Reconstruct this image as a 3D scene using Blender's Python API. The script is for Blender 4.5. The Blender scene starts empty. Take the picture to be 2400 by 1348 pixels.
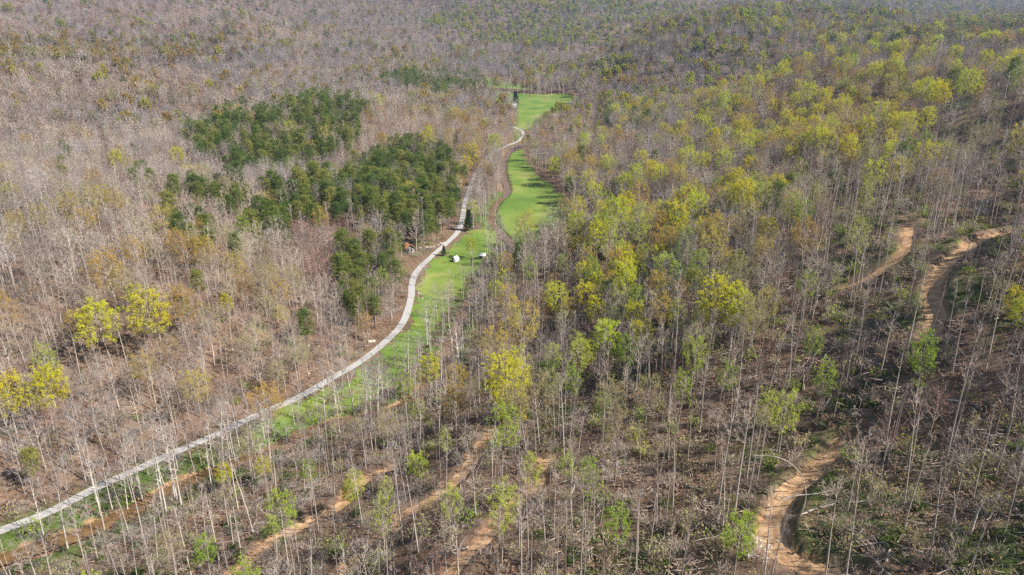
import bpy, math, random
import numpy as np
from mathutils import Vector

# ------------------------------------------------------------------ camera, sky, sun, exposure
scene = bpy.context.scene
COL = scene.collection
R = math.radians
CAMZ, PITCH, FPX = 100.0, R(20.0), 1600.0          # drone 100 m above the valley floor, 24 mm equivalent lens
cam_d = bpy.data.cameras.new('camera')
cam_d.sensor_width = 36.0; cam_d.lens = 24.0; cam_d.clip_start = 1.0; cam_d.clip_end = 20000.0
cam = bpy.data.objects.new('camera', cam_d); COL.objects.link(cam)
cam.location = (0, 0, CAMZ); cam.rotation_euler = (math.pi/2 - PITCH, 0, 0)
scene.camera = cam

SUN_EL, SUN_AZ = R(42.0), R(107.0)                 # azimuth clockwise from the view direction (+Y)
world = bpy.data.worlds.new('World'); scene.world = world; world.use_nodes = True
wn = world.node_tree; wn.nodes.clear()
wo = wn.nodes.new('ShaderNodeOutputWorld'); wb = wn.nodes.new('ShaderNodeBackground'); sk = wn.nodes.new('ShaderNodeTexSky')
sk.sky_type = 'NISHITA'; sk.sun_disc = False; sk.sun_elevation = SUN_EL; sk.sun_rotation = SUN_AZ; sk.altitude = 300
wb.inputs['Strength'].default_value = 0.055
wn.links.new(sk.outputs[0], wb.inputs['Color']); wn.links.new(wb.outputs[0], wo.inputs['Surface'])
sun_d = bpy.data.lights.new('sun', 'SUN'); sun_d.energy = 5.0; sun_d.angle = R(0.55); sun_d.color = (1.0, 0.95, 0.87)
sun = bpy.data.objects.new('sun', sun_d); COL.objects.link(sun); sun.location = (300, -120, 400)
sdir = Vector((math.sin(SUN_AZ)*math.cos(SUN_EL), math.cos(SUN_AZ)*math.cos(SUN_EL), math.sin(SUN_EL)))
sun.rotation_euler = sdir.to_track_quat('Z', 'Y').to_euler()
scene.view_settings.view_transform = 'Standard'; scene.view_settings.look = 'None'
scene.view_settings.exposure = 1.15; scene.view_settings.gamma = 1.0; scene.view_settings.use_curve_mapping = False
scene.render.engine = 'CYCLES'
cy = scene.cycles
cy.max_bounces = 4; cy.diffuse_bounces = 1; cy.glossy_bounces = 1; cy.transmission_bounces = 2; cy.transparent_max_bounces = 4; cy.volume_bounces = 0
cy.use_denoising = False; cy.caustics_reflective = False; cy.caustics_refractive = False

RNG = np.random.default_rng(11)
random.seed(11)

# ------------------------------------------------------------------ pixels and directions (photo 2400 x 1348)
CP, SP = math.cos(PITCH), math.sin(PITCH)
def ray(px, py):
    u = (px-1200.0)/FPX; v = (674.0-py)/FPX
    return np.array([u, CP+SP*v, -SP+CP*v])
def project(p):
    p = np.atleast_2d(np.asarray(p, float))
    x, y, z = p[:,0], p[:,1], p[:,2]-CAMZ
    dep = y*CP - z*SP; up = y*SP + z*CP
    dep = np.maximum(dep, 1e-3)
    return np.stack([1200+FPX*x/dep, 674-FPX*up/dep, dep], 1)
def floor_z(y): return np.interp(y, [-100, 270, 345, 430, 575, 660, 985, 1400], [0, 0, 3, 6, 13, 18, 27, 40])   # the valley rises upstream
def plane(px, py, z=0.0):                            # where a pixel meets the valley floor
    d = ray(px, py); t = np.concatenate([np.arange(90, 1500, 1.0)]); dz = CAMZ+d[2]*t-floor_z(d[1]*t)-z; k = int(np.argmax(dz < 0))
    if dz[k] >= 0: k = len(t)-1
    f = dz[k-1]/(dz[k-1]-dz[k]); tt = t[k-1]+(t[k]-t[k-1])*f
    return (d[0]*tt, d[1]*tt)
# ------------------------------------------------------------------ terrain
ctrl = []
def W(x, y, z): ctrl.append((x, y, z))
def F(px, py): x, y = plane(px, py); ctrl.append((x, y, float(floor_z(y))))
def D(px, py, t, canopy=0.0):                        # ground (or crowns `canopy` above it) at depth t, judged by the size of the trees
    d = ray(px, py); ctrl.append((d[0]*t, d[1]*t, CAMZ+d[2]*t-canopy))
ROAD_PX = [(-260,1335),(-120,1290),(0,1245),(110,1203),(230,1142),(380,1074),(500,1022),(610,970),(700,932),(790,880),(850,845),(905,800),(945,755),(963,700),(966,665),(978,635),(1010,603),(1045,572),(1072,545),(1083,515),(1090,475),(1100,445),(1115,410),(1128,385),(1150,362),(1185,343),(1213,332),(1226,318),(1222,306),(1208,300),(1195,296)]
CREEK_PX = [(-60,1330),(60,1290),(160,1255),(260,1215),(360,1165),(450,1122),(550,1085),(640,1052),(720,1012),(790,988),(870,972),(940,950),(1000,905),(1040,840),(1068,770),(1100,705),(1140,655),(1185,610),(1200,575),(1175,546),(1150,515),(1160,480),(1187,450),(1180,415),(1178,385),(1188,362),(1205,345),(1225,338),(1245,332)]
for px, py in ROAD_PX[::2]: F(px, py)
for px, py in CREEK_PX[4::3]: F(px, py)
for a in [(1100,610),(970,770),(1250,600),(1240,480),(1280,450),(1230,370),(1260,260),(1150,222),(1335,232),(1160,195)]: F(*a)
for a in [(600,1300,133),(820,1330,123),(1160,1000,165),(1050,1340,110),(1300,1070,142),(1400,1340,103),(1700,1340,90),(2000,1340,82),(2400,1340,75),(2000,1030,117),
          (1500,900,168),(1700,800,171),(1350,850,212),(1180,880,214),(2190,690,138),(2390,800,114),(2130,540,182),(2390,540,177),(1990,660,172),(1700,600,236),(1500,650,267),(1390,580,322),
          (150,900,189),(400,760,215),(0,1100,160),(560,640,258),(430,600,266),(760,700,265),(700,580,328),(0,600,252),(600,450,392),(2250,250,335),(2390,200,352)]: D(*a)
for a in [(0,400,320),(250,420,310),(500,520,290),(200,300,590),(200,200,710),(200,110,860),(0,95,860),(400,112,860),(50,200,690),(400,200,700),(100,30,1500),(300,45,1500),(0,20,1450),(600,60,1500),(900,95,1500),(1190,135,1350),(700,130,1150),(900,150,1100),(600,180,950),(1000,170,1050),(900,192,950),
          (780,230,620),(480,320,520),(900,450,372),(1000,300,560),(1050,230,750),(650,400,430),(700,300,540),(400,250,680),(1300,50,2000),(1300,100,1700),(1300,140,1450),(800,20,2300),(1200,0,2300),(2200,5,2600),
          (1500,70,1250),(1700,20,1250),(1880,0,1250),(2080,15,1250),(2250,30,800),(2400,10,750),(2100,55,850),(1350,130,1250),(1700,100,950),(1500,150,950),(1900,80,950),(1300,172,1080),
          (1700,200,600),(1900,130,640),(2000,115,660),(1800,300,450),(2050,230,460),(1500,330,470),(1450,400,400),(1900,400,262),(1700,480,270),(1600,540,265),(1350,560,335)]: D(*a, canopy=15)
def hollow(px, t, z): ctrl.append(((px-1200)/FPX*t, t*0.985, z))
for a in [(100,430,10),(300,430,9),(100,1060,40),(300,1060,38),(0,1080,44),(600,1250,50),(750,1230,44),(300,1250,58),(500,820,22),(1700,760,30),(1900,800,46),(2050,820,56),(2200,980,78),(1500,1500,62),(1900,1600,110),(1800,340,26),(1950,330,40),(900,1800,60),(300,1850,110),(1200,1150,36)]: hollow(*a)
for x in (-2200, -1100, 0, 1100, 2200): W(x, 2750, 315); W(x, 3500, 360)
W(-300,150,36); W(-250,40,28); W(-170,0,8); W(150,0,54); W(250,100,66); W(330,250,84); W(0,0,20); W(0,40,20); W(-85,40,4); W(-170,90,8); W(600,450,112); W(-600,400,46); W(900,900,150); W(-1000,900,110); W(1500,1600,200); W(-1500,1600,200)
ctrl = np.array(ctrl)
def tps(r2): return np.where(r2 > 1e-9, 0.5*r2*np.log(np.maximum(r2, 1e-9)), 0.0)
S = 200.0
cxy = ctrl[:, :2]/S; n = len(ctrl)
K = tps(((cxy[:,None]-cxy[None])**2).sum(-1)) + np.eye(n)*0.0008
Pm = np.hstack([np.ones((n,1)), cxy])
A = np.zeros((n+3, n+3)); A[:n,:n] = K; A[:n,n:] = Pm; A[n:,:n] = Pm.T
sol = np.linalg.solve(A, np.concatenate([ctrl[:,2], np.zeros(3)]))
def hash2(ix, iy, s):
    h = np.sin(ix*127.1 + iy*311.7 + s*74.7)*43758.5453
    return h - np.floor(h)
def vnoise(x, y, s=0):
    ix, iy = np.floor(x), np.floor(y); fx, fy = x-ix, y-iy
    fx = fx*fx*(3-2*fx); fy = fy*fy*(3-2*fy)
    a = hash2(ix,iy,s); b = hash2(ix+1,iy,s); c = hash2(ix,iy+1,s); d = hash2(ix+1,iy+1,s)
    return (a*(1-fx)+b*fx)*(1-fy) + (c*(1-fx)+d*fx)*fy - 0.5
def fbm(x, y, s=0, o=3): return sum(vnoise(x*2**i, y*2**i, s+i)*0.5**i for i in range(o))
def sstep(a, b, x):
    t = np.clip((x-a)/(b-a), 0, 1); return t*t*(3-2*t)
def base_h(x, y):
    x = np.asarray(x, float); y = np.asarray(y, float); shp = x.shape
    q = np.stack([x.ravel(), y.ravel()], 1)/S
    z = np.zeros(len(q))
    for i in range(0, len(q), 20000):
        c = q[i:i+20000]
        z[i:i+20000] = tps(((c[:,None]-cxy[None])**2).sum(-1)) @ sol[:n] + sol[n] + c @ sol[n+1:]
    z = z.reshape(shp)
    up = sstep(3, 22, z-floor_z(y)); far = sstep(350, 1200, y)
    z = z + up*(fbm(x/42, y/42, 1)*4.2 - np.abs(fbm(x/120, y/120, 15))*(9+12*far)*sstep(200, 420, y) + fbm(x/280, y/280, 5)*(8+34*far)*sstep(300, 800, y)) + 0.25*fbm(x/9, y/9, 9)*up
    return np.maximum(z, floor_z(y)-0.6)
def cast(px, py, hf, lift=0.0):
    d = ray(px, py); t = np.concatenate([np.arange(60, 500, 1.0), np.arange(500, 2600, 4.0)])
    P = np.array([0,0,CAMZ]) + d[None]*t[:,None]
    dz = P[:,2] - hf(P[:,0], P[:,1]) - lift
    k = np.argmax(dz < 0)
    if dz[k] >= 0: k = len(t)-1
    if k > 0:
        f = dz[k-1]/(dz[k-1]-dz[k]); q = P[k-1]*(1-f)+P[k]*f
    else: q = P[0]
    return float(q[0]), float(q[1])
def smooth(pts, step=1.5):
    p = np.array(pts, float); out = []
    for i in range(len(p)-1):
        p0 = p[max(i-1,0)]; p1 = p[i]; p2 = p[i+1]; p3 = p[min(i+2,len(p)-1)]
        m = max(2, int(np.linalg.norm(p2-p1)/step))
        for k in range(m):
            t = k/m
            out.append(0.5*((2*p1)+(p2-p0)*t+(2*p0-5*p1+4*p2-p3)*t*t+(3*p1-p0-3*p2+p3)*t**3))
    out.append(p[-1]); return np.array(out)
def dist_poly(x, y, pl, signed=False):
    q = np.stack([np.ravel(x), np.ravel(y)], 1); best = np.full(len(q), 1e9); sg = np.zeros(len(q))
    lo = pl.min(0)-25; hi = pl.max(0)+25
    m = np.where(((q >= lo) & (q <= hi)).all(1))[0]
    if len(m):
        qq = q[m]; bb = np.full(len(m), 1e9); ss = np.zeros(len(m))
        st = max(1, len(pl)//160); P = pl[::st]
        if not np.array_equal(P[-1], pl[-1]): P = np.vstack([P, pl[-1]])
        for a, b in zip(P[:-1], P[1:]):
            ab = b-a; t = np.clip(((qq-a)@ab)/(ab@ab+1e-12), 0, 1); r = qq-(a+t[:,None]*ab)
            dd = np.hypot(r[:,0], r[:,1]); c = dd < bb
            bb[c] = dd[c]; ss[c] = np.sign(ab[0]*r[c,1]-ab[1]*r[c,0])
        best[m] = bb; sg[m] = ss
    best = best.reshape(np.shape(x)); sg = sg.reshape(np.shape(x))
    return (best, sg) if signed else best
def inside(x, y, poly):
    x = np.asarray(x); y = np.asarray(y); c = np.zeros(x.shape, bool); j = len(poly)-1
    for i in range(len(poly)):
        xi, yi = poly[i]; xj, yj = poly[j]
        c ^= ((yi > y) != (yj > y)) & (x < (xj-xi)*(y-yi)/((yj-yi)+1e-12)+xi); j = i
    return c
ROAD = smooth([plane(*p, 0.2) for p in ROAD_PX]); ROAD_W = 1.4
CREEK = smooth([plane(*p, -0.3) for p in CREEK_PX])
TRAIL_PX = {  # logging tracks of bare orange soil: pixels, half width
    'a': ([(500,1400),(547,1345),(587,1308),(633,1268),(700,1235),(760,1203),(800,1181),(833,1141),(867,1115),(930,1088)], 1.5),
    'b': ([(780,1375),(820,1331),(900,1265),(960,1198),(1007,1175),(1077,1118),(1120,1055),(1147,1025),(1160,1001)], 1.45),
    'c': ([(1010,1390),(1053,1345),(1100,1291),(1133,1265),(1167,1225),(1193,1198),(1230,1161),(1260,1138),(1273,1085),(1300,1071)], 1.25),
    'd': ([(2080,1400),(1983,1345),(1900,1318),(1832,1285),(1812,1248),(1822,1205),(1850,1158),(1883,1125),(1917,1095),(1963,1048),(1990,1022)], 1.75),
    'e': ([(2180,780),(2198,735),(2190,700),(2188,672),(2205,640),(2217,617),(2240,595),(2270,573),(2317,552),(2390,535)], 1.5),
    'f': ([(2130,530),(2128,560),(2118,585),(2100,607),(2067,633),(2033,652),(1985,672)], 1.2),
    'g': ([(20,290),(70,294),(120,300),(165,308),(215,333),(262,358)], 1.6)}
TRAILS = {k: (smooth([cast(*p, base_h) for p in v[0]]), v[1]) for k, v in TRAIL_PX.items()}
def height(x, y):
    x = np.asarray(x, float); y = np.asarray(y, float)
    z = base_h(x, y)
    dr = dist_poly(x, y, ROAD); fz = floor_z(y); z = z + (fz+0.15-z)*(1-sstep(3, 9, dr))*(np.abs(z-fz) < 7)
    dc = dist_poly(x, y, CREEK); z = z - 1.15*(1-sstep(1.6, 4.2, dc))
    for k, (pl, w) in TRAILS.items():
        d, sg = dist_poly(x, y, pl, True)
        z = z - (1.0 if k in 'de' else 0.45)*(1-sstep(w*0.9, w*0.9+1.3, d)) + 0.35*np.exp(-((d-w-1.6)/0.9)**2)
    return z
def side_of(x, y):                                   # positive to the right of the valley floor
    cx = np.interp(y, CREEK[:,1][np.argsort(CREEK[:,1])], CREEK[:,0][np.argsort(CREEK[:,1])])
    return x-cx
def H1(x, y): return float(height(np.array([x]), np.array([y]))[0])

MEADOW_PX = [
 [(560,1012),(640,975),(720,935),(800,893),(860,855),(915,808),(955,762),(975,705),(980,665),(992,640),(1025,608),(1060,575),(1085,550),(1130,536),(1168,544),(1160,575),(1138,610),(1100,655),(1066,700),(1036,750),(995,815),(955,870),(905,920),(850,950),(785,975),(715,998),(650,1022),(590,1030)],
 [(1178,548),(1163,505),(1170,478),(1196,450),(1190,415),(1186,385),(1196,358),(1222,350),(1236,380),(1262,412),(1302,448),(1328,474),(1345,505),(1310,545),(1240,570),(1205,575)],
 [(1196,331),(1206,316),(1204,304),(1214,303),(1219,316),(1212,328)],
 [(1206,299),(1214,285),(1212,255),(1180,243),(1140,228),(1120,212),(1180,217),(1250,222),(1335,225),(1352,234),(1335,252),(1295,270),(1265,290),(1240,305),(1222,303)],
 [(1135,207),(1143,184),(1165,187),(1215,196),(1250,207),(1245,214),(1180,211)]]
MEADOWS = [np.array([plane(*p, 0.0) for p in poly]) for poly in MEADOW_PX]

# ------------------------------------------------------------------ materials
def nt(name):
    m = bpy.data.materials.new(name); m.use_nodes = True; t = m.node_tree; t.nodes.clear()
    o = t.nodes.new('ShaderNodeOutputMaterial'); return m, t, o
def link(t, a, b): t.links.new(a, b)
def principled(t, o, rough=0.9, spec=0.1):
    b = t.nodes.new('ShaderNodeBsdfPrincipled'); b.inputs['Roughness'].default_value = rough
    b.inputs['Specular IOR Level'].default_value = spec; link(t, b.outputs[0], o.inputs['Surface']); return b
def noise(t, scale, detail=4, rough=0.6, obj=False, dist=0.0):
    tc = t.nodes.new('ShaderNodeTexCoord'); n_ = t.nodes.new('ShaderNodeTexNoise')
    n_.inputs['Scale'].default_value = scale; n_.inputs['Detail'].default_value = detail; n_.inputs['Roughness'].default_value = rough; n_.inputs['Distortion'].default_value = dist
    link(t, tc.outputs['Object'], n_.inputs['Vector']); return n_.outputs[0]
def ramp(t, fac, stops):
    r = t.nodes.new('ShaderNodeValToRGB'); e = r.color_ramp.elements
    while len(e) < len(stops): e.new(0.5)
    for k, (p, c) in enumerate(stops): e[k].position = p; e[k].color = (*c, 1)
    link(t, fac, r.inputs[0]); return r.outputs[0]
def mix(t, fac, a, b, mode='MIX'):
    m = t.nodes.new('ShaderNodeMix'); m.data_type = 'RGBA'; m.blend_type = mode
    for s, v in ((m.inputs[0], fac), (m.inputs[6], a), (m.inputs[7], b)):
        if isinstance(v, (int, float)): s.default_value = v
        elif isinstance(v, tuple): s.default_value = (*v, 1)
        else: link(t, v, s)
    return m.outputs[2]
def math_n(t, op, a, b=0.0):
    m = t.nodes.new('ShaderNodeMath'); m.operation = op
    for s, v in ((m.inputs[0], a), (m.inputs[1], b)):
        if isinstance(v, (int, float)): s.default_value = v
        else: link(t, v, s)
    return m.outputs[0]
def bump(t, b, h, strength=0.5, dist=0.3):
    k = t.nodes.new('ShaderNodeBump'); k.inputs['Strength'].default_value = strength; k.inputs['Distance'].default_value = dist
    link(t, h, k.inputs['Height']); link(t, k.outputs[0], b.inputs['Normal'])

def mat_litter():
    m, t, o = nt('leaf_litter'); b = principled(t, o)
    n1 = noise(t, 0.9, 6, 0.7); n2 = noise(t, 0.06, 4, 0.6); n3 = noise(t, 0.25, 5, 0.65, dist=0.8)
    c = ramp(t, n1, [(0.25,(0.055,0.034,0.023)),(0.46,(0.135,0.083,0.055)),(0.62,(0.215,0.138,0.092)),(0.8,(0.33,0.225,0.155))])
    c = mix(t, ramp(t, n2, [(0.35,(0,0,0)),(0.7,(1,1,1))]), c, mix(t, 0.5, c, (0.20,0.145,0.10)))
    g = t.nodes.new('ShaderNodeAttribute'); g.attribute_name = 'green'
    gf = math_n(t, 'MULTIPLY', g.outputs['Fac'], 1.0)
    gm = ramp(t, math_n(t, 'ADD', gf, math_n(t, 'SUBTRACT', n3, 0.5)), [(0.34,(0,0,0)),(0.62,(1,1,1))])
    gc = ramp(t, n1, [(0.3,(0.035,0.062,0.014)),(0.55,(0.085,0.12,0.028)),(0.75,(0.17,0.17,0.055))])
    c = mix(t, gm, c, gc)
    s = t.nodes.new('ShaderNodeAttribute'); s.attribute_name = 'soil'
    sm = ramp(t, math_n(t, 'ADD', s.outputs['Fac'], math_n(t, 'MULTIPLY', math_n(t, 'SUBTRACT', n3, 0.5), 1.3)), [(0.35,(0,0,0)),(0.62,(1,1,1))])
    c = mix(t, sm, c, ramp(t, n1, [(0.3,(0.30,0.155,0.075)),(0.7,(0.48,0.28,0.15))]))
    link(t, c, b.inputs['Base Color']); bump(t, b, n1, 0.8, 0.5); return m
def mat_grass():
    m, t, o = nt('meadow_grass'); b = principled(t, o, 0.85, 0.15)
    n1 = noise(t, 1.6, 5, 0.7); n2 = noise(t, 0.035, 4, 0.6, dist=0.6)
    tc = t.nodes.new('ShaderNodeTexCoord'); w = t.nodes.new('ShaderNodeTexWave'); w.inputs['Scale'].default_value = 0.11; w.inputs['Distortion'].default_value = 5.0; w.inputs['Detail'].default_value = 3; w.inputs['Detail Scale'].default_value = 0.35
    mp = t.nodes.new('ShaderNodeMapping'); mp.inputs['Rotation'].default_value = (0,0,0.35); link(t, tc.outputs['Object'], mp.inputs[0]); link(t, mp.outputs[0], w.inputs['Vector'])
    c = ramp(t, n2, [(0.34,(0.055,0.12,0.018)),(0.46,(0.10,0.18,0.024)),(0.56,(0.17,0.22,0.04)),(0.66,(0.28,0.26,0.09))])
    c = mix(t, 0.45, c, ramp(t, n1, [(0.3,(0.05,0.095,0.014)),(0.7,(0.17,0.22,0.045))]))
    c = mix(t, math_n(t, 'MULTIPLY', w.outputs['Fac'], 0.09), c, (0.22,0.27,0.055))
    link(t, c, b.inputs['Base Color']); bump(t, b, n1, 0.5, 0.2); return m
def mat_simple(name, stops, scale=1.0, rough=0.9, spec=0.1, bstr=0.4, bd=0.1):
    m, t, o = nt(name); b = principled(t, o, rough, spec); n1 = noise(t, scale, 5, 0.65)
    link(t, ramp(t, n1, stops), b.inputs['Base Color'])
    if bstr: bump(t, b, n1, bstr, bd)
    return m
def stand_tone(t, c, warm=(1.04,0.97,0.89), cool=(0.80,0.83,0.92)):   # neighbouring trees of one stand share a tint
    oi = t.nodes.new('ShaderNodeObjectInfo'); n_ = t.nodes.new('ShaderNodeTexNoise'); n_.inputs['Scale'].default_value = 0.011; n_.inputs['Detail'].default_value = 3
    link(t, oi.outputs['Location'], n_.inputs['Vector'])
    return mix(t, 1.0, c, ramp(t, n_.outputs[0], [(0.36, cool), (0.64, warm)]), 'MULTIPLY')
def mat_bark(name, a, c, rnd=0.45):
    m, t, o = nt(name); b = principled(t, o, 0.9, 0.08)
    oi = t.nodes.new('ShaderNodeObjectInfo'); n1 = noise(t, 1.7, 3, 0.6)
    f = math_n(t, 'ADD', math_n(t, 'MULTIPLY', oi.outputs['Random'], rnd), math_n(t, 'MULTIPLY', n1, 1-rnd))
    c_ = ramp(t, f, [(0.2, a), (0.8, c)]); link(t, stand_tone(t, c_) if 'twig' in name else c_, b.inputs['Base Color']); return m
def mat_leaf(name, stops, transl=0.35):
    m, t, o = nt(name)
    oi = t.nodes.new('ShaderNodeObjectInfo'); n1 = noise(t, 0.45, 3, 0.6)
    f = math_n(t, 'ADD', math_n(t, 'MULTIPLY', oi.outputs['Random'], 0.7), math_n(t, 'MULTIPLY', n1, 0.4))
    c = ramp(t, f, stops)
    d = t.nodes.new('ShaderNodeBsdfDiffuse'); tr = t.nodes.new('ShaderNodeBsdfTranslucent'); mx = t.nodes.new('ShaderNodeMixShader')
    mx.inputs[0].default_value = transl
    link(t, c, d.inputs[0]); link(t, c, tr.inputs[0]); link(t, d.outputs[0], mx.inputs[1]); link(t, tr.outputs[0], mx.inputs[2]); link(t, mx.outputs[0], o.inputs['Surface'])
    return m
M = {}
M['litter'] = mat_litter(); M['grass'] = mat_grass()
M['gravel'] = mat_simple('road_gravel', [(0.3,(0.30,0.285,0.27)),(0.5,(0.355,0.34,0.325)),(0.7,(0.41,0.39,0.375))], 2.5)
def mat_soil():
    m, t, o = nt('bare_orange_soil'); b = principled(t, o); n1 = noise(t, 0.7, 6, 0.7); n2 = noise(t, 0.22, 4, 0.6, dist=0.7)
    c = ramp(t, n1, [(0.3,(0.20,0.11,0.055)),(0.5,(0.45,0.275,0.145)),(0.7,(0.60,0.41,0.245))])
    l = ramp(t, n1, [(0.28,(0.09,0.05,0.03)),(0.7,(0.26,0.16,0.10))])
    link(t, mix(t, ramp(t, n2, [(0.54,(0,0,0)),(0.66,(0.75,0.75,0.75))]), c, l), b.inputs['Base Color']); bump(t, b, n1, 0.6, 0.3); return m
M['soil'] = mat_soil()
M['sand'] = mat_simple('sandy_bank', [(0.3,(0.26,0.155,0.075)),(0.6,(0.42,0.28,0.15))], 0.8)
M['rock'] = mat_simple('pale_sandstone', [(0.3,(0.24,0.21,0.18)),(0.6,(0.45,0.41,0.36))], 1.2)
M['cliff'] = mat_simple('cliff_sandstone', [(0.3,(0.09,0.08,0.07)),(0.6,(0.26,0.225,0.195))], 0.12)
def mat_water():
    m, t, o = nt('creek_water'); b = principled(t, o, 0.12, 0.5); n1 = noise(t, 0.5, 4)
    link(t, ramp(t, n1, [(0.3,(0.10,0.055,0.022)),(0.7,(0.20,0.12,0.05))]), b.inputs['Base Color']); bump(t, b, noise(t, 3.0, 3), 0.15, 0.05); return m
M['water'] = mat_water()
M['bark'] = mat_bark('grey_bark', (0.22,0.17,0.14), (0.50,0.43,0.37))
M['bark_pale'] = mat_bark('pale_bark', (0.36,0.31,0.26), (0.66,0.60,0.53))
M['bark_dark'] = mat_bark('dark_bark', (0.07,0.052,0.042), (0.20,0.155,0.125))
M['twig'] = mat_bark('twigs', (0.21,0.172,0.148), (0.46,0.40,0.355), 0.8)
M['twig_pale'] = mat_bark('pale_twigs', (0.30,0.25,0.21), (0.48,0.42,0.37), 0.8)
M['twig_red'] = mat_bark('reddish_twigs', (0.24,0.135,0.11), (0.38,0.245,0.205), 0.8)
M['yellow'] = mat_leaf('yellow_spring_leaves', [(0.15,(0.58,0.49,0.03)),(0.5,(0.58,0.56,0.04)),(0.9,(0.44,0.53,0.05))], 0.45)
M['lime'] = mat_leaf('lime_spring_leaves', [(0.15,(0.21,0.32,0.035)),(0.5,(0.30,0.38,0.045)),(0.9,(0.38,0.40,0.07))])
M['bronze'] = mat_leaf('bronze_buds', [(0.15,(0.42,0.25,0.07)),(0.45,(0.50,0.34,0.06)),(0.9,(0.46,0.41,0.06))], 0.4)
M['olive'] = mat_leaf('olive_buds', [(0.15,(0.30,0.25,0.11)),(0.5,(0.34,0.30,0.12)),(0.9,(0.35,0.35,0.12))])
M['pine'] = mat_leaf('pine_needles', [(0.1,(0.07,0.125,0.032)),(0.5,(0.14,0.19,0.045)),(0.95,(0.28,0.27,0.07))], 0.4)
M['cedar'] = mat_leaf('dark_evergreen_needles', [(0.2,(0.022,0.05,0.022)),(0.9,(0.04,0.075,0.028))], 0.1)
M['brownleaf'] = mat_leaf('dead_brown_leaves', [(0.2,(0.20,0.10,0.055)),(0.9,(0.32,0.18,0.10))], 0.2)
M['deadleaf'] = mat_leaf('leaf_drifts', [(0.15,(0.12,0.075,0.05)),(0.9,(0.24,0.155,0.105))], 0.1)
M['shrub'] = mat_leaf('green_shrub_leaves', [(0.15,(0.045,0.085,0.016)),(0.5,(0.08,0.12,0.025)),(0.9,(0.15,0.17,0.045))], 0.25)
M['blossom'] = mat_leaf('white_blossom', [(0.2,(0.62,0.60,0.54)),(0.9,(0.78,0.77,0.72))], 0.3)
M['canvas'] = mat_simple('white_canvas', [(0.3,(0.74,0.74,0.72)),(0.7,(0.82,0.82,0.80))], 0.6, 0.8)
M['dark'] = mat_simple('painted_dark_inside', [(0.3,(0.012,0.016,0.024)),(0.7,(0.03,0.035,0.045))], 1.0)  # near-black colour standing in for the unlit inside behind doors and windows
M['metal'] = mat_simple('pale_roof_metal', [(0.3,(0.55,0.55,0.56)),(0.7,(0.70,0.70,0.70))], 0.5, 0.5, 0.4)
M['board'] = mat_simple('grey_weathered_boards', [(0.3,(0.20,0.19,0.18)),(0.7,(0.33,0.31,0.29))], 1.0)
M['rust'] = mat_simple('rusty_brown_roofing', [(0.3,(0.22,0.10,0.055)),(0.7,(0.36,0.18,0.09))], 0.8)

# ------------------------------------------------------------------ mesh helpers
def build(name, verts, tris=None, quads=None, mats=(), tmat=None, qmat=None, smooth_sh=False):
    me = bpy.data.meshes.new(name); verts = np.asarray(verts, np.float32)
    tris = np.zeros((0,3), np.int32) if tris is None else np.asarray(tris, np.int32).reshape(-1,3)
    quads = np.zeros((0,4), np.int32) if quads is None else np.asarray(quads, np.int32).reshape(-1,4)
    nt_, nq = len(tris), len(quads)
    me.vertices.add(len(verts)); me.vertices.foreach_set('co', verts.ravel())
    me.loops.add(nt_*3+nq*4); me.loops.foreach_set('vertex_index', np.concatenate([tris.ravel(), quads.ravel()]))
    me.polygons.add(nt_+nq)
    me.polygons.foreach_set('loop_start', np.concatenate([np.arange(nt_)*3, nt_*3+np.arange(nq)*4]).astype(np.int32))
    for m in mats: me.materials.append(m)
    if tmat is not None or qmat is not None:
        mi = np.concatenate([np.zeros(nt_, np.int32) if tmat is None else np.asarray(tmat, np.int32), np.zeros(nq, np.int32) if qmat is None else np.asarray(qmat, np.int32)])
        me.polygons.foreach_set('material_index', mi)
    if smooth_sh: me.polygons.foreach_set('use_smooth', np.ones(nt_+nq, bool))
    me.update(calc_edges=True); return me
def obj(name, me, parent=None, loc=None, rotz=0.0, **props):
    o = bpy.data.objects.new(name, me); COL.objects.link(o)
    if parent: o.parent = parent
    if loc is not None: o.location = loc
    if rotz: o.rotation_euler = (0,0,rotz)
    for k, v in props.items(): o[k] = v
    return o
def unit(v): return v/(np.linalg.norm(v, axis=-1, keepdims=True)+1e-9)
def tubes(p0, p1, r0, r1, sides=4):
    p0 = np.asarray(p0, float); p1 = np.asarray(p1, float); N = len(p0)
    if N == 0: return np.zeros((0,3)), np.zeros((0,4), int)
    d = unit(p1-p0); ref = np.where(np.abs(d[:,2:3]) > 0.9, np.array([[1.0,0,0]]), np.array([[0,0,1.0]]))
    a = unit(np.cross(d, ref)); b = np.cross(d, a)
    th = np.arange(sides)*2*math.pi/sides
    off = a[:,None]*np.cos(th)[None,:,None] + b[:,None]*np.sin(th)[None,:,None]
    v = np.concatenate([p0[:,None]+off*np.asarray(r0)[:,None,None], p1[:,None]+off*np.asarray(r1)[:,None,None]], 1)
    k = np.arange(sides); k2 = (k+1) % sides
    q = np.stack([k, k2, k2+sides, k+sides], 1)
    return v.reshape(-1,3), (q[None]+np.arange(N)[:,None,None]*2*sides).reshape(-1,4)
def ribbons(p0, p1, w, rng):
    d = unit(p1-p0); s = unit(np.cross(d, rng.normal(size=d.shape)))*np.reshape(w, (-1,1))*0.5
    v = np.stack([p0-s, p0+s, p1], 1)
    return v.reshape(-1,3), np.arange(len(p0)*3).reshape(-1,3)
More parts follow.
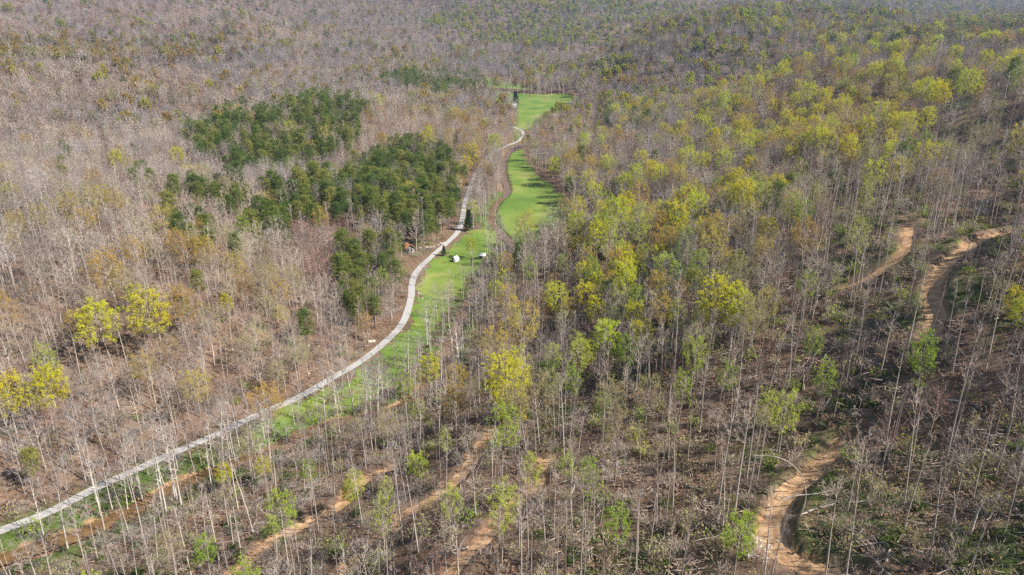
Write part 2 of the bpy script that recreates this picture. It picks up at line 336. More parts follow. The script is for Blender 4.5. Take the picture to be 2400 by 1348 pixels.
def flakes(c, size, rng, up=0.5):
    N = len(c); nrm = rng.normal(size=(N,3)); nrm[:,2] = np.abs(nrm[:,2])+up; nrm = unit(nrm)
    a = unit(np.cross(nrm, rng.normal(size=(N,3)))); b = np.cross(nrm, a)
    s = np.reshape(size, (-1,1))*rng.uniform(0.6, 1.4, (N,1))
    v = np.stack([c-a*s*0.6-b*s*0.35, c+a*s*0.6-b*s*0.35, c+b*s*0.75], 1)
    return v.reshape(-1,3), np.arange(N*3).reshape(-1,3)

# ------------------------------------------------------------------ tree builders (metres, base at the origin)
def skeleton(rng, Ht, cb, spread, nl, nb, ntw, rad, lean=0.02, ascend=0.9, fork=0):
    """trunk and limb segments, twig start/end points"""
    T = [[], [], [], []]
    def seg(a, b, ra, rb): T[0].append(a); T[1].append(b); T[2].append(ra); T[3].append(rb)
    nk = 9; pts = [np.zeros(3)]; drift = rng.normal(size=2)*lean
    for i in range(1, nk):
        drift = drift + rng.normal(size=2)*0.013
        pts.append(pts[-1]+np.array([drift[0], drift[1], 1.0])*Ht*0.97/(nk-1))
    pts = np.array(pts); pts[0,2] = -1.2
    rr = lambda t: rad*(1-t)**0.85+0.025
    for i in range(nk-1): seg(pts[i], pts[i+1], rr(i/(nk-1))*(1.25 if i == 0 else 1), rr((i+1)/(nk-1)))
    def trunk_at(t):
        f = t*(nk-1); i = min(int(f), nk-2); return pts[i]+(pts[i+1]-pts[i])*(f-i)
    tw0, tw1 = [], []
    az = rng.uniform(0, 6.28)
    for k in range(nl):
        t = cb+(0.97-cb)*(k+rng.uniform(0,0.8))/nl
        q = (t-cb)/(1-cb); az += 2.4+rng.normal()*0.35
        prof = math.sqrt(max(0.05, 1-((q-0.38)/0.66)**2)) if q > 0.38 else 0.62+q
        L = spread*prof*rng.uniform(0.75, 1.15)
        el = (0.35+ascend*q*0.85)+rng.normal()*0.1
        p = trunk_at(t); d = np.array([math.cos(az)*math.cos(el), math.sin(az)*math.cos(el), math.sin(el)])
        r = max(0.03, rr(t)*0.55); ns = 4; path = [p]
        for s in range(ns):
            d = unit(d+np.array([0,0,0.13])+rng.normal(size=3)*0.10); path.append(path[-1]+d*L/ns)
            seg(path[-2], path[-1], r*(1-s/ns)+0.012, r*(1-(s+1)/ns)+0.012)
        path = np.array(path)
        for j in range(nb):
            f = (0.3+0.7*(j+rng.uniform())/nb)*ns; i = min(int(f), ns-1); bp = path[i]+(path[i+1]-path[i])*(f-i)
            ld = unit(path[i+1]-path[i]); bd = unit(ld+rng.normal(size=3)*0.62+np.array([0,0,0.3])); bl = L*rng.uniform(0.28, 0.5)
            mid = bp+bd*bl*0.5; bd2 = unit(bd+rng.normal(size=3)*0.2+np.array([0,0,0.18])); end = mid+bd2*bl*0.5
            br = max(0.016, r*0.3); seg(bp, mid, br, br*0.7); seg(mid, end, br*0.7, 0.010)
            u = rng.uniform(0.15, 1.0, ntw)[:,None]
            st = np.where(u < 0.5, bp+(mid-bp)*u*2, mid+(end-mid)*(u*2-1))
            td = unit(bd2[None]+rng.normal(size=(ntw,3))*0.65+np.array([[0,0,0.35]]))
            tw0.append(st); tw1.append(st+td*rng.uniform(0.5, 1.0, (ntw,1))*min(1.9, 0.30*spread+0.35))
    return [np.array(x) for x in T], np.concatenate(tw0), np.concatenate(tw1)
def subtwigs(t0, t1, rng, k, f=0.6):
    a = np.repeat(t0, k, 0); b = np.repeat(t1, k, 0); u = rng.uniform(0.25, 0.95, (len(a),1)); st = a+(b-a)*u
    L = np.linalg.norm(b-a, axis=1, keepdims=True); d = unit(unit(b-a)+rng.normal(size=a.shape)*0.6+np.array([[0,0,0.15]]))
    return st, st+d*L*f*rng.uniform(0.5, 1.1, (len(a),1))
LOD = {0: dict(nl=1.0, nb=4, ntw=5, sub=2, w=0.028, lw=1.0, leaf=1.0), 1: dict(nl=0.9, nb=4, ntw=5, sub=1, w=0.068, lw=1.3, leaf=1.45), 2: dict(nl=0.8, nb=4, ntw=8, sub=0, w=0.20, lw=1.6, leaf=2.2)}
SPEC = {  # height, crown base, crown radius, limbs, trunk radius, materials, leaves per twig, leaf size
 'broad':  dict(H=19, cb=0.45, sp=4.2, nl=18, r=0.19, twig='twig', bark='bark', leaf=None),
 'slim':   dict(H=21, cb=0.62, sp=2.2, nl=9, r=0.14, twig='twig', bark='bark', leaf=None),
 'pole':   dict(H=16, cb=0.66, sp=1.4, nl=7, r=0.085, twig='twig', bark='bark', leaf=None),
 'red':    dict(H=16, cb=0.40, sp=4.0, nl=20, r=0.16, twig='twig_red', bark='bark', leaf=None),
 'pale':   dict(H=20, cb=0.42, sp=4.2, nl=12, r=0.18, twig='twig_pale', bark='bark_pale', leaf=None),
 'yellow': dict(H=20, cb=0.42, sp=4.7, nl=26, r=0.21, twig='twig', bark='bark', leaf='yellow', nlf=26, ls=0.155),
 'lime':   dict(H=19, cb=0.45, sp=3.0, nl=18, r=0.14, twig='twig', bark='bark', leaf='lime', nlf=14, ls=0.14),
 'bronze': dict(H=19, cb=0.42, sp=4.8, nl=26, r=0.21, twig='twig', bark='bark', leaf='bronze', nlf=16, ls=0.14),
 'olive':  dict(H=19, cb=0.44, sp=4.3, nl=24, r=0.19, twig='twig', bark='bark', leaf='olive', nlf=7, ls=0.135)}
def skeleton_dome(rng, Ht, cb, spread, nl, nb, ntw, rad, lean=0.03):
    """forest tree whose limbs rise to the skin of a rounded, lumpy crown"""
    T = [[], [], [], []]
    def seg(a, b, ra, rb): T[0].append(a); T[1].append(b); T[2].append(ra); T[3].append(rb)
    nk = 8; top = 0.80; pts = [np.zeros(3)]; drift = rng.normal(size=2)*lean
    for i in range(1, nk):
        drift = drift+rng.normal(size=2)*0.015; pts.append(pts[-1]+np.array([drift[0], drift[1], 1.0])*Ht*top/(nk-1))
    pts = np.array(pts); pts[0,2] = -1.2
    rr = lambda t: rad*(1-0.82*t/top)+0.01
    for i in range(nk-1): seg(pts[i], pts[i+1], rr(top*i/(nk-1))*(1.25 if i == 0 else 1), rr(top*(i+1)/(nk-1)))
    def trunk_at(t):
        f = min(t/top, 0.999)*(nk-1); i = int(f); return pts[i]+(pts[i+1]-pts[i])*(f-i)
    cz = Ht*(cb+(1-cb)*0.48); c = trunk_at(0.72)*np.array([1,1,0])+np.array([0,0,cz]); ax = np.array([spread, spread, Ht*(1-cb)*0.5])
    tw0, tw1 = [], []; ph = rng.uniform(0, 6.28)
    lump = rng.normal(size=(7,3)); lump = unit(lump)
    for k in range(nl):
        w = -0.62+1.6*(k+0.5)/nl; w = min(w, 0.98); az = ph+k*2.39996+rng.normal()*0.15
        d0 = np.array([math.cos(az)*math.sqrt(1-w*w), math.sin(az)*math.sqrt(1-w*w), w])
        rad_f = 0.84+0.16*max(0.0, float((lump@d0).max())*2-1)+rng.normal()*0.07
        e = c+d0*ax*rad_f*0.88
        t0 = np.clip((e[2]/Ht)-0.16-0.10*(1-abs(w))+rng.normal()*0.03, cb*0.85, top*0.98)
        p = trunk_at(t0); r = max(0.03, rr(t0)*0.5); L = np.linalg.norm(e-p)
        path = [p]
        for s_ in range(1, 5):
            f = s_/4; q = p+(e-p)*f; q = q+np.array([0,0,-0.10*L*math.sin(f*math.pi)])+rng.normal(size=3)*0.05*L*(f < 1); path.append(q)
            seg(path[-2], path[-1], r*(1-(s_-1)/4)+0.012, r*(1-s_/4)+0.012)
        path = np.array(path); out = unit((e-c)/ax)
        for j in range(nb):
            f = (0.45+0.55*(j+rng.uniform())/nb)*4; i = min(int(f), 3); bp = path[i]+(path[i+1]-path[i])*(f-i)
            bd = unit(out*0.9+rng.normal(size=3)*0.75+np.array([0,0,0.25])); bl = spread*rng.uniform(0.22, 0.42)
            mid = bp+bd*bl*0.5; bd2 = unit(bd+rng.normal(size=3)*0.2+np.array([0,0,0.2])); end = mid+bd2*bl*0.5
            br = max(0.016, r*0.3); seg(bp, mid, br, br*0.7); seg(mid, end, br*0.7, 0.010)
            u = rng.uniform(0.2, 1.0, ntw)[:,None]
            st = np.where(u < 0.5, bp+(mid-bp)*u*2, mid+(end-mid)*(u*2-1))
            td = unit(out[None]*0.7+rng.normal(size=(ntw,3))*0.6+np.array([[0,0,0.4]]))
            tw0.append(st); tw1.append(st+td*rng.uniform(0.45, 0.9, (ntw,1))*min(1.5, 0.24*spread+0.3))
    return [np.array(x) for x in T], np.concatenate(tw0), np.concatenate(tw1)
def make_tree(kind, lod, seed):
    """returns (trunk part, crown part) as (verts, tris, quads, tri material, quad material, materials)"""
    rng = np.random.default_rng(seed*31+lod*7+sum(map(ord, kind)))
    s = SPEC[kind]; l = LOD[lod]
    Ht = s['H']*rng.uniform(0.93, 1.07); cb = s['cb']+rng.normal()*0.04; sp = s['sp']*rng.uniform(0.88, 1.12); nl = max(6, int(s['nl']*l['nl']))
    if kind in ('slim', 'pale', 'pole'): T, a, b = skeleton(rng, Ht, cb, sp, nl, l['nb'], l['ntw'], s['r'], lean=0.022, ascend=0.9 if kind == 'pale' else 1.2)
    else: T, a, b = skeleton_dome(rng, Ht, cb, sp, nl, l['nb'], l['ntw'], s['r'])
    big = T[2] > 0.05
    tv, tq = tubes(T[0][big], T[1][big], T[2][big]*(1+0.3*lod), T[3][big]*(1+0.3*lod), 6 if lod == 0 else (4 if lod == 1 else 3))
    bv, bq = tubes(T[0][~big], T[1][~big], T[2][~big]*l['lw'], T[3][~big]*l['lw'], 3)
    st, en = [a], [b]
    for k in range(1 if l['sub'] else 0):
        x, y = subtwigs(a, b, rng, l['sub']); st.append(x); en.append(y)
    st = np.concatenate(st); en = np.concatenate(en)
    wv, wt = ribbons(st, en, l['w'], rng)
    V = [bv, wv]; tr = [wt+len(bv)]; tm = [np.zeros(len(wt), int)]; nv = len(bv)+len(wv)
    mats = [M[s['twig']]]
    if s['leaf']:
        k = s['nlf']*(1.0 if lod == 0 else (0.85 if lod == 1 else 0.5))*(1.0 if l['sub'] else 2.0)/(1+l['sub'])
        idx = rng.choice(len(st), int(len(st)*k), replace=True); u = rng.uniform(0.45, 1.08, (len(idx),1))
        c = st[idx]+(en[idx]-st[idx])*u+rng.normal(size=(len(idx),3))*0.12
        fv, ft = flakes(c, np.full(len(c), s['ls']*l['leaf']), rng, 1.1); V.append(fv); tr.append(ft+nv); tm.append(np.ones(len(ft), int)); mats.append(M[s['leaf']])
    return (tv, None, tq, None, None, [M[s['bark']]]), (np.concatenate(V), np.concatenate(tr), bq, np.concatenate(tm), np.zeros(len(bq), int), mats)
def make_pine(lod, seed, dark=False, conical=False):
    rng = np.random.default_rng(900+seed*13+lod)
    Ht = rng.uniform(16, 19); cb = 0.42 if not conical else 0.06; nk = 6
    z = np.linspace(-1, Ht, nk+1); x = np.cumsum(rng.normal(size=nk+1)*0.12); y = np.cumsum(rng.normal(size=nk+1)*0.12); x[0] = y[0] = 0
    P = np.stack([x, y, z], 1); r = 0.2*(1-np.linspace(0, 1, nk+1))+0.03
    tv, tq = tubes(P[:-1], P[1:], r[:-1], r[1:], 6 if lod == 0 else 4)
    nbr = {0: 38, 1: 30, 2: 18}[lod] if not conical else {0: 70, 1: 50, 2: 26}[lod]
    s0, s1, cen, sz = [], [], [], []
    az = 0
    for k in range(nbr):
        t = cb+(0.985-cb)*(k+rng.uniform(0, 0.9))/nbr; q = (t-cb)/(1-cb); az += 2.4+rng.normal()*0.5
        p = np.array([np.interp(t*Ht, z, x), np.interp(t*Ht, z, y), t*Ht])
        if conical: L = 2.9*(1-q)**0.85+0.25
        else: L = 3.5*math.sqrt(max(0.04, 1-((q-0.42)/0.62)**2))*rng.uniform(0.6, 1.15)
        el = (0.05+0.55*q) if not conical else 0.15
        d = np.array([math.cos(az)*math.cos(el), math.sin(az)*math.cos(el), math.sin(el)]); e = p+d*L
        s0.append(p); s1.append(e)
        m = {0: 5, 1: 3, 2: 2}[lod]
        for j in range(m):
            f = 0.45+0.55*(j+rng.uniform(0.3, 1))/m
            cen.append(p+(e-p)*f+rng.normal(size=3)*np.array([0.3,0.3,0.18])); sz.append(0.75 if not conical else 0.5)
    s0 = np.array(s0); s1 = np.array(s1); cen = np.array(cen); sz = np.array(sz)
    bv, bq = tubes(s0, s1, np.full(nbr, 0.05), np.full(nbr, 0.015), 3)
    per = {0: 22, 1: 14, 2: 8}[lod]; c = np.repeat(cen, per, 0)
    off = rng.normal(size=c.shape)*np.array([0.42,0.42,0.24])*(np.repeat(sz, per)[:,None]/0.6)
    fv, ft = flakes(c+off, np.full(len(c), {0: 0.26, 1: 0.40, 2: 0.75}[lod]), rng, 0.3)
    return (tv, None, tq, None, None, [M['bark_dark']]), (np.concatenate([bv, fv]), ft+len(bv), bq, np.ones(len(ft), int), np.zeros(len(bq), int), [M['bark_dark'], M['cedar' if dark else 'pine']])
def part_mesh(name, p): return build(name, p[0], p[1], p[2], p[5], p[3], p[4])
def joined_mesh(name, a, b):
    mats = a[5]+b[5]; off = len(a[0]); na = len(a[5])
    return build(name, np.concatenate([a[0], b[0]]), b[1]+off, np.concatenate([a[2], b[2]+off]), mats, np.asarray(b[3])+na, np.concatenate([np.zeros(len(a[2]), int), np.asarray(b[4])+na]))
KINDS = ['broad', 'slim', 'pole', 'red', 'pale', 'yellow', 'lime', 'bronze', 'olive', 'pine']
NVAR = {'broad': 4, 'slim': 4, 'pole': 3, 'red': 2, 'pale': 3, 'yellow': 3, 'lime': 3, 'bronze': 3, 'olive': 3, 'pine': 4}
PARTS = {}                                          # (kind, variant) -> near trunk and crown meshes
PROTO = bpy.data.collections.new('tree_shapes')     # never linked: only the sources of the stuff forests
PIDX = {}; pnames = []
for k in KINDS:
    for v in range(NVAR[k]):
        for lod in (0, 1, 2):
            a, b = make_pine(lod, v) if k == 'pine' else make_tree(k, lod, v)
            if lod == 0: PARTS[k, v] = (part_mesh('trunk', a), part_mesh('crown', b))
            nm = 'shape_%03d' % len(pnames)
            PROTO.objects.link(bpy.data.objects.new(nm, joined_mesh(nm, a, b))); PIDX[k, v, lod] = len(pnames); pnames.append(nm)
def proto_extra(key, me):
    nm = 'shape_%03d' % len(pnames); PROTO.objects.link(bpy.data.objects.new(nm, me)); PIDX[key] = len(pnames); pnames.append(nm)
def shrub_mesh(seed, leaf, n=170, twn=60, Rr=1.0, Hh=1.0, ls=0.16, twig='twig', w=0.03):
    rng = np.random.default_rng(5000+seed); d = rng.normal(size=(twn,3)); d[:,2] = np.abs(d[:,2])*0.9+0.25; d = unit(d)
    b0 = rng.normal(size=(twn,3))*np.array([0.25,0.25,0])*Rr; e = b0+d*np.array([Rr,Rr,Hh])*rng.uniform(0.5, 1.15, (twn,1)); b0[:,2] = -0.1
    s0, s1 = subtwigs(b0, e, rng, 3, 0.5)
    wv, wt = ribbons(np.concatenate([b0, s0]), np.concatenate([e, s1]), w, rng)
    V, tr, tm, mats = [wv], [wt], [np.zeros(len(wt), int)], [M[twig]]
    if leaf:
        k = rng.integers(0, len(s0), n); c = s0[k]+(s1[k]-s0[k])*rng.uniform(0.3, 1, (n,1))+rng.normal(size=(n,3))*0.08
        fv, ft = flakes(c, np.full(n, ls), rng); V.append(fv); tr.append(ft+len(wv)); tm.append(np.ones(n, int)); mats.append(M[leaf])
    return build('shrub', np.concatenate(V), np.concatenate(tr), None, mats, np.concatenate(tm))
for s in range(3): proto_extra(('shrub', s), shrub_mesh(s, 'shrub', 260))
for s in range(3): proto_extra(('brush', s), shrub_mesh(10+s, None, twn=80, Rr=1.5, Hh=1.5, w=0.035))
for s in range(2): proto_extra(('budbush', s), shrub_mesh(20+s, 'olive', 160, 70, 1.4, 1.8, 0.15))
for s in range(2): proto_extra(('limebush', s), shrub_mesh(25+s, 'lime', 240, 60, 1.2, 1.6, 0.17))
def slash_mesh(seed):                                # tangle of cut branches lying on the ground
    rng = np.random.default_rng(6000+seed); n_ = 26; a = rng.normal(size=(n_,3))*np.array([1.5,1.1,0]); a[:,2] = rng.uniform(0.0, 0.5, n_)
    az = rng.normal(0.2, 0.8, n_); L = rng.uniform(1.2, 4.2, n_); d = np.stack([np.cos(az)*L, np.sin(az)*L, rng.uniform(-0.1, 0.55, n_)*L*0.4], 1)
    bv, bq = tubes(a, a+d, rng.uniform(0.03, 0.10, n_), np.full(n_, 0.015), 3)
    s0, s1 = subtwigs(a, a+d, rng, 9, 0.35); wv, wt = ribbons(s0, s1, 0.04, rng)
    return build('slash', np.concatenate([bv, wv]), wt+len(bv), bq, [M['twig']], None, None)
for s in range(3): proto_extra(('slash', s), slash_mesh(s))
def litter_mesh(seed):                               # fallen sticks and drifts of dead leaves
    rng = np.random.default_rng(6100+seed); n_ = 34; a = rng.normal(size=(n_,3))*1.3; a[:,2] = 0.06+np.abs(rng.normal(size=n_))*0.06; az = rng.uniform(0, 6.28, n_); L = rng.uniform(0.5, 2.4, n_)
    wv, wt = ribbons(a, a+np.stack([np.cos(az)*L, np.sin(az)*L, rng.uniform(0, 0.25, n_)], 1), 0.07, rng)
    c = rng.normal(size=(110,3))*np.array([1.1,1.1,0]); c[:,2] = 0.05+0.12*np.exp(-(c[:,0]**2+c[:,1]**2)/1.5); fv, ft = flakes(c, np.full(110, 0.26), rng, 1.0)
    return build('litter', np.concatenate([wv, fv]), np.concatenate([wt, ft+len(wv)]), None, [M['twig'], M['deadleaf']], np.concatenate([np.zeros(len(wt), int), np.ones(len(ft), int)]))
for s in range(3): proto_extra(('litter', s), litter_mesh(s))

# ------------------------------------------------------------------ ground, meadows, road, creek, tracks
ys = [-40.0]
while ys[-1] < 3600: ys.append(ys[-1]+(1.45 if ys[-1] < 320 else min(40, 1.45+(ys[-1]-320)*0.018)))
ys = np.array(ys); NC = 460
u = np.linspace(-1, 1, NC); u = np.sign(u)*np.abs(u)**1.12
GX = u[None]*(70+0.95*np.maximum(ys, 0))[:,None]; GY = np.repeat(ys[:,None], NC, 1); GZ = height(GX, GY)
i = np.arange(len(ys)-1)[:,None]*NC+np.arange(NC-1)[None]
gm = build('ground', np.stack([GX, GY, GZ], -1).reshape(-1,3), None, np.stack([i, i+1, i+NC+1, i+NC], -1).reshape(-1,4), [M['litter']], smooth_sh=True)
dcr = dist_poly(GX, GY, CREEK); drd = dist_poly(GX, GY, ROAD)
near_right = (1-sstep(170, 260, GY))*sstep(-60, 0, GX+0.0*GY)
sdg = side_of(GX, GY)
green = (0.70*np.exp(-(np.maximum(0, dcr-3)/9)**2)*(GY < 440)+0.50*np.exp(-(drd/6)**2)*(drd < 18))*np.where(sdg > -16, 1.0, 0.8) + near_right*(0.28+0.55*fbm(GX/16, GY/16, 31))
soil = 0.30*np.exp(-(np.maximum(0, drd-2.0)/2.0)**2)*(drd < 12)
for k, (pl, w) in TRAILS.items(): soil = np.maximum(soil, 0.46*np.exp(-(np.maximum(0, dist_poly(GX, GY, pl)-w)/1.3)**2))
soil = np.maximum(soil, 0.6*np.exp(-(np.maximum(0, dcr-2.2)/1.7)**2)*(1-0.7*sstep(190, 260, GY)))
for nm, arr in (('green', green), ('soil', soil)):
    at = gm.attributes.new(nm, 'FLOAT', 'POINT'); at.data.foreach_set('value', np.clip(arr, 0, 1).astype(np.float32).ravel())
obj('ground', gm, kind='structure')
def strip(name, pl, half, mat, lift, jit=0.0, step=1, prof=(-1,-0.5,0,0.5,1), level=None, seed=0, kind='structure'):
    p = pl[::step]; t = unit(np.gradient(p, axis=0)); nn = np.stack([-t[:,1], t[:,0]], 1)
    s = np.arange(len(p)); V = []
    for k in prof:
        wj = half*(1+jit*fbm(s/7.0+seed*13.7, s*0+k*3.1+seed, 40+seed)*2)
        xy = p+nn*(k*wj)[:,None]; zz = height(xy[:,0], xy[:,1])+lift if level is None else floor_z(p[:,1])+level
        V.append(np.column_stack([xy, zz]))
    V = np.stack(V, 1); m = len(prof); q = np.arange(len(p)-1)[:,None]*m+np.arange(m-1)[None]
    me = build(name, V.reshape(-1,3), None, np.stack([q, q+1, q+m+1, q+m], -1).reshape(-1,4), [mat], smooth_sh=True)
    return obj(name, me, kind=kind)
def sheet(name, poly, cell, mat, lift, seed):
    lo = poly.min(0)-2; hi = poly.max(0)+2
    xs = np.arange(lo[0], hi[0], cell); yy = np.arange(lo[1], hi[1], cell*1.25); X, Y = np.meshgrid(xs, yy)
    Xc = X[:-1,:-1]+cell/2; Yc = Y[:-1,:-1]+cell*0.6
    jx = fbm(Xc/4, Yc/4, seed)*6; jy = fbm(Xc/4+50, Yc/4, seed+3)*6
    keep = inside(Xc+jx, Yc+jy, poly) & (dist_poly(Xc, Yc, ROAD) > ROAD_W-0.6) & (dist_poly(Xc, Yc, CREEK) > 3.2)
    nx = len(xs); q = (np.arange(len(yy)-1)[:,None]*nx+np.arange(nx-1)[None])[keep]
    Q = np.stack([q, q+1, q+nx+1, q+nx], -1); used, inv = np.unique(Q, return_inverse=True)
    Vx = X.ravel()[used]; Vy = Y.ravel()[used]
    me = build(name, np.column_stack([Vx, Vy, height(Vx, Vy)+lift]), None, inv.reshape(-1,4), [mat], smooth_sh=True)
    return obj(name, me, kind='structure')
for k, (mp_, c) in enumerate(zip(MEADOWS, (0.7, 0.8, 1.0, 1.4, 1.5))): sheet('meadow', mp_, c, M['grass'], 0.10, 60+k)
strip('road', ROAD, ROAD_W, M['gravel'], 0.16, 0.07)
strip('creek', CREEK, 2.1, M['water'], 0.0, 0.25, level=-0.75, seed=2)
for k, (pl, w) in TRAILS.items(): strip('dirt_track', pl, w, M['soil'], 0.08, 0.35, seed=ord(k) % 17)

# ------------------------------------------------------------------ where trees stand
def area_px(poly):
    return np.array(poly, float)
PINE_AREAS = [area_px(a) for a in (
 [(425,300),(520,262),(610,262),(700,225),(790,222),(860,262),(835,345),(740,375),(640,395),(540,392),(470,370)],
 [(640,440),(760,425),(860,380),(930,340),(1060,355),(1085,420),(1075,500),(1000,530),(880,510),(780,500),(650,500)],
 [(590,505),(660,505),(670,570),(600,570)],[(400,510),(500,510),(510,560),(430,560)],[(800,560),(890,560),(880,720),(800,710)],
 [(895,168),(1010,180),(1130,182),(1130,215),(1020,212),(900,195)],[(870,470),(1000,510),(990,570),(880,560)],[(330,420),(640,430),(560,500),(400,480)],
 [(660,235),(800,190),(800,230)],[(910,560),(1000,560),(960,640),(900,640)],[(1330,40),(1380,40),(1360,110),(1330,110)],[(1660,170),(1720,160),(1720,220),(1670,220)],[(1380,240),(1520,215),(1530,290),(1400,290)])]
PINE_P = [0.70,0.76,0.66,0.45,0.66,0.9,0.6,0.34,0.3,0.62,0.2,0.15,0.2]
CLEAR_AREAS = [(area_px([(1960,290),(2080,200),(2240,185),(2400,190),(2400,420),(2300,330),(2150,340),(2010,350)]), 0.22),
               (area_px([(1950,430),(2400,430),(2400,860),(2200,900),(1950,780)]), 0.70)]
spots = []                                           # x, y, kind, variant, scale
def pack(spacing, y0, y1, jitter=0.42, seed=0):
    rng = np.random.default_rng(300+seed)
    hw = 50+0.90*y1; X, Y = np.meshgrid(np.arange(-hw, hw, spacing), np.arange(y0, y1, spacing))
    X = X+rng.uniform(-jitter, jitter, X.shape)*spacing; Y = Y+rng.uniform(-jitter, jitter, X.shape)*spacing
    X, Y = X.ravel(), Y.ravel(); k = np.abs(X) < 45+0.86*np.maximum(Y, 0)
    return X[k], Y[k], rng
def blocked(x, y, road=3.6, trail=0.9):
    b = (dist_poly(x, y, ROAD) < road) | (dist_poly(x, y, CREEK) < 2.6)
    for k_, (pl, w) in TRAILS.items(): b |= dist_poly(x, y, pl) < w+trail+(1.2 if k_ in 'def' else 0.3)
    for q_, mp_ in enumerate(MEADOWS): b |= inside(x, y, mp_) & ~((q_ == 0) & (y < 205) & (hash2(np.floor(x*3), np.floor(y*3), 4) < 0.40))
    return b
def choose(rng, P):                                  # rows of probabilities -> column index
    c = np.cumsum(P, 1); return (rng.uniform(size=(len(P),1))*c[:,-1:] > c).sum(1)
TREES = {k: [] for k in ('x','y','z','kind','var','scale','rot','lod')}
for bi, (sp, y0, y1) in enumerate(((4.35, -10, 300), (5.8, 300, 700), (7.2, 700, 1450), (12.0, 1450, 3200))):
    X, Y, rng = pack(sp, y0, y1, seed=bi)
    k = ~blocked(X, Y); X, Y = X[k], Y[k]
    Z = height(X, Y); P = project(np.column_stack([X, Y, Z+10])); px, py = P[:,0], P[:,1]
    sd = side_of(X, Y); left = sd < 0; keep = np.ones(len(X), bool)
    patch = fbm(X/45, Y/45, 77)+0.5*fbm(X/15, Y/15, 79)
    PR = np.zeros((len(X), len(KINDS)))
    def setp(m, **kw):
        PR[m] = 0
        for a, v in kw.items(): PR[m, KINDS.index(a)] = v
    near = Y < 140; mid = (Y >= 140) & (Y < 340); farr = Y >= 340; xf = Y >= 1300
    setp(left, broad=0.58, slim=0.20, pole=0.08, red=0.05, bronze=0.045, olive=0.06, yellow=0.002, lime=0.008, pine=0.004)
    setp(left & farr, broad=0.80, slim=0.08, red=0.05, bronze=0.04, olive=0.03, yellow=0.006, lime=0.006, pine=0.008)
    setp(~left & near, slim=0.44, pole=0.32, broad=0.08, red=0.05, lime=0.07, olive=0.03, yellow=0.0005, bronze=0.006)
    setp(~left & mid, broad=0.34, slim=0.26, pole=0.12, olive=0.06, lime=0.05, bronze=0.05, yellow=0.045, red=0.06, pine=0.01)
    setp(~left & farr, broad=0.62, red=0.10, olive=0.06, lime=0.045, bronze=0.075, yellow=0.08, pine=0.02)
    setp(xf, broad=0.78, red=0.08, olive=0.03, lime=0.02, bronze=0.04, yellow=0.025, pine=0.03)
    hot = xf & (np.hypot((px-1330)/330, (py-55)/60) < 1); PR[hot, KINDS.index('yellow')] += 0.42; PR[hot, KINDS.index('pine')] += 0.12
    hot = (~left) & (np.hypot((px-1950)/330, (py-255)/95) < 1); PR[hot, KINDS.index('bronze')] += 0.26; PR[hot, KINDS.index('yellow')] += 0.13
    hot = (~left) & (np.hypot((px-1950)/420, (py-70)/80) < 1); PR[hot, KINDS.index('olive')] += 0.10; PR[hot, KINDS.index('lime')] += 0.08; PR[hot, KINDS.index('yellow')] += 0.06
    hot = (~left) & inside(px, py, [(1330,450),(1650,480),(1750,600),(1720,760),(1500,820),(1200,800),(1180,700),(1350,600)])
    PR[hot, KINDS.index('bronze')] += 0.08; PR[hot, KINDS.index('olive')] += 0.08; PR[hot, KINDS.index('lime')] += 0.07; PR[hot, KINDS.index('yellow')] += 0.06
    hot = inside(px, py, [(940,230),(1180,240),(1190,320),(1120,370),(960,380)]); PR[hot, KINDS.index('bronze')] += 0.16; PR[hot, KINDS.index('olive')] += 0.15
    hot = inside(px, py, [(660,520),(820,500),(840,640),(720,640)]); PR[hot, KINDS.index('red')] += 1.2
    log = (~left) & inside(px, py, [(1900,380),(2400,380),(2400,1348),(1300,1348),(1500,900),(1850,780)])
    PR[log] *= 0.35; PR[log, KINDS.index('slim')] += 0.45; PR[log, KINDS.index('pole')] += 0.25
    hot = inside(px, py, [(0,88),(480,92),(480,140),(0,140)]); PR[hot, KINDS.index('bronze')] += 0.22; PR[hot, KINDS.index('olive')] += 0.3
    hot = inside(px, py, [(0,0),(420,0),(480,84),(0,84)]); PR[hot, KINDS.index('red')] += 0.4
    warm = patch > 0.22
    for a in ('yellow','lime','bronze','olive'): PR[:, KINDS.index(a)] *= np.where(warm, 1.35, np.where(patch < -0.15, 0.35, 0.75))
    crk = (dist_poly(X, Y, CREEK) < 9) & (Y < 420); PR[crk] *= 0.3; PR[(Y < 120), KINDS.index('yellow')] = 0; PR[crk, KINDS.index('pale')] += 0.55
    for a, p in zip(PINE_AREAS, PINE_P):
        m = inside(px+55*fbm(X/30, Y/30, 91), py+40*fbm(X/30, Y/30, 95), a); PR[m] *= (1-p)/PR[m].sum(1, keepdims=True); PR[m, KINDS.index('pine')] += p
    for a, dn in CLEAR_AREAS:
        m = inside(px, py+8, a); keep &= ~(m & (rng.uniform(size=len(X)) > dn))
    keep &= ~((~left) & near & (rng.uniform(size=len(X)) > 0.66)); keep &= ~(left & (Y < 300) & (rng.uniform(size=len(X)) > 0.97)); keep &= ~((~left) & mid & (rng.uniform(size=len(X)) > 0.84))
    kd = choose(rng, PR); vr = np.array([rng.integers(0, NVAR[KINDS[a]]) for a in kd])
    sc = np.clip(rng.normal(0.92, 0.17, len(X)), 0.45, 1.3)*np.where(Y > 1450, 1.35, np.where(Y > 700, 1.1, 1.0))
    sc = np.where(crk, sc*0.95, sc)*np.where(Y < 280, 0.82, 0.92)
    low = inside(px, py, [(1215,225),(1420,215),(1430,300),(1330,350),(1225,345)]) | inside(px, py, [(1090,222),(1215,240),(1215,300),(1110,290)]); sc = np.where(low, sc*0.62, sc)
    dist = np.sqrt(X*X+Y*Y+(CAMZ-Z)**2); lod = np.where(dist < 270, 0, np.where(dist < 700, 1, 2))
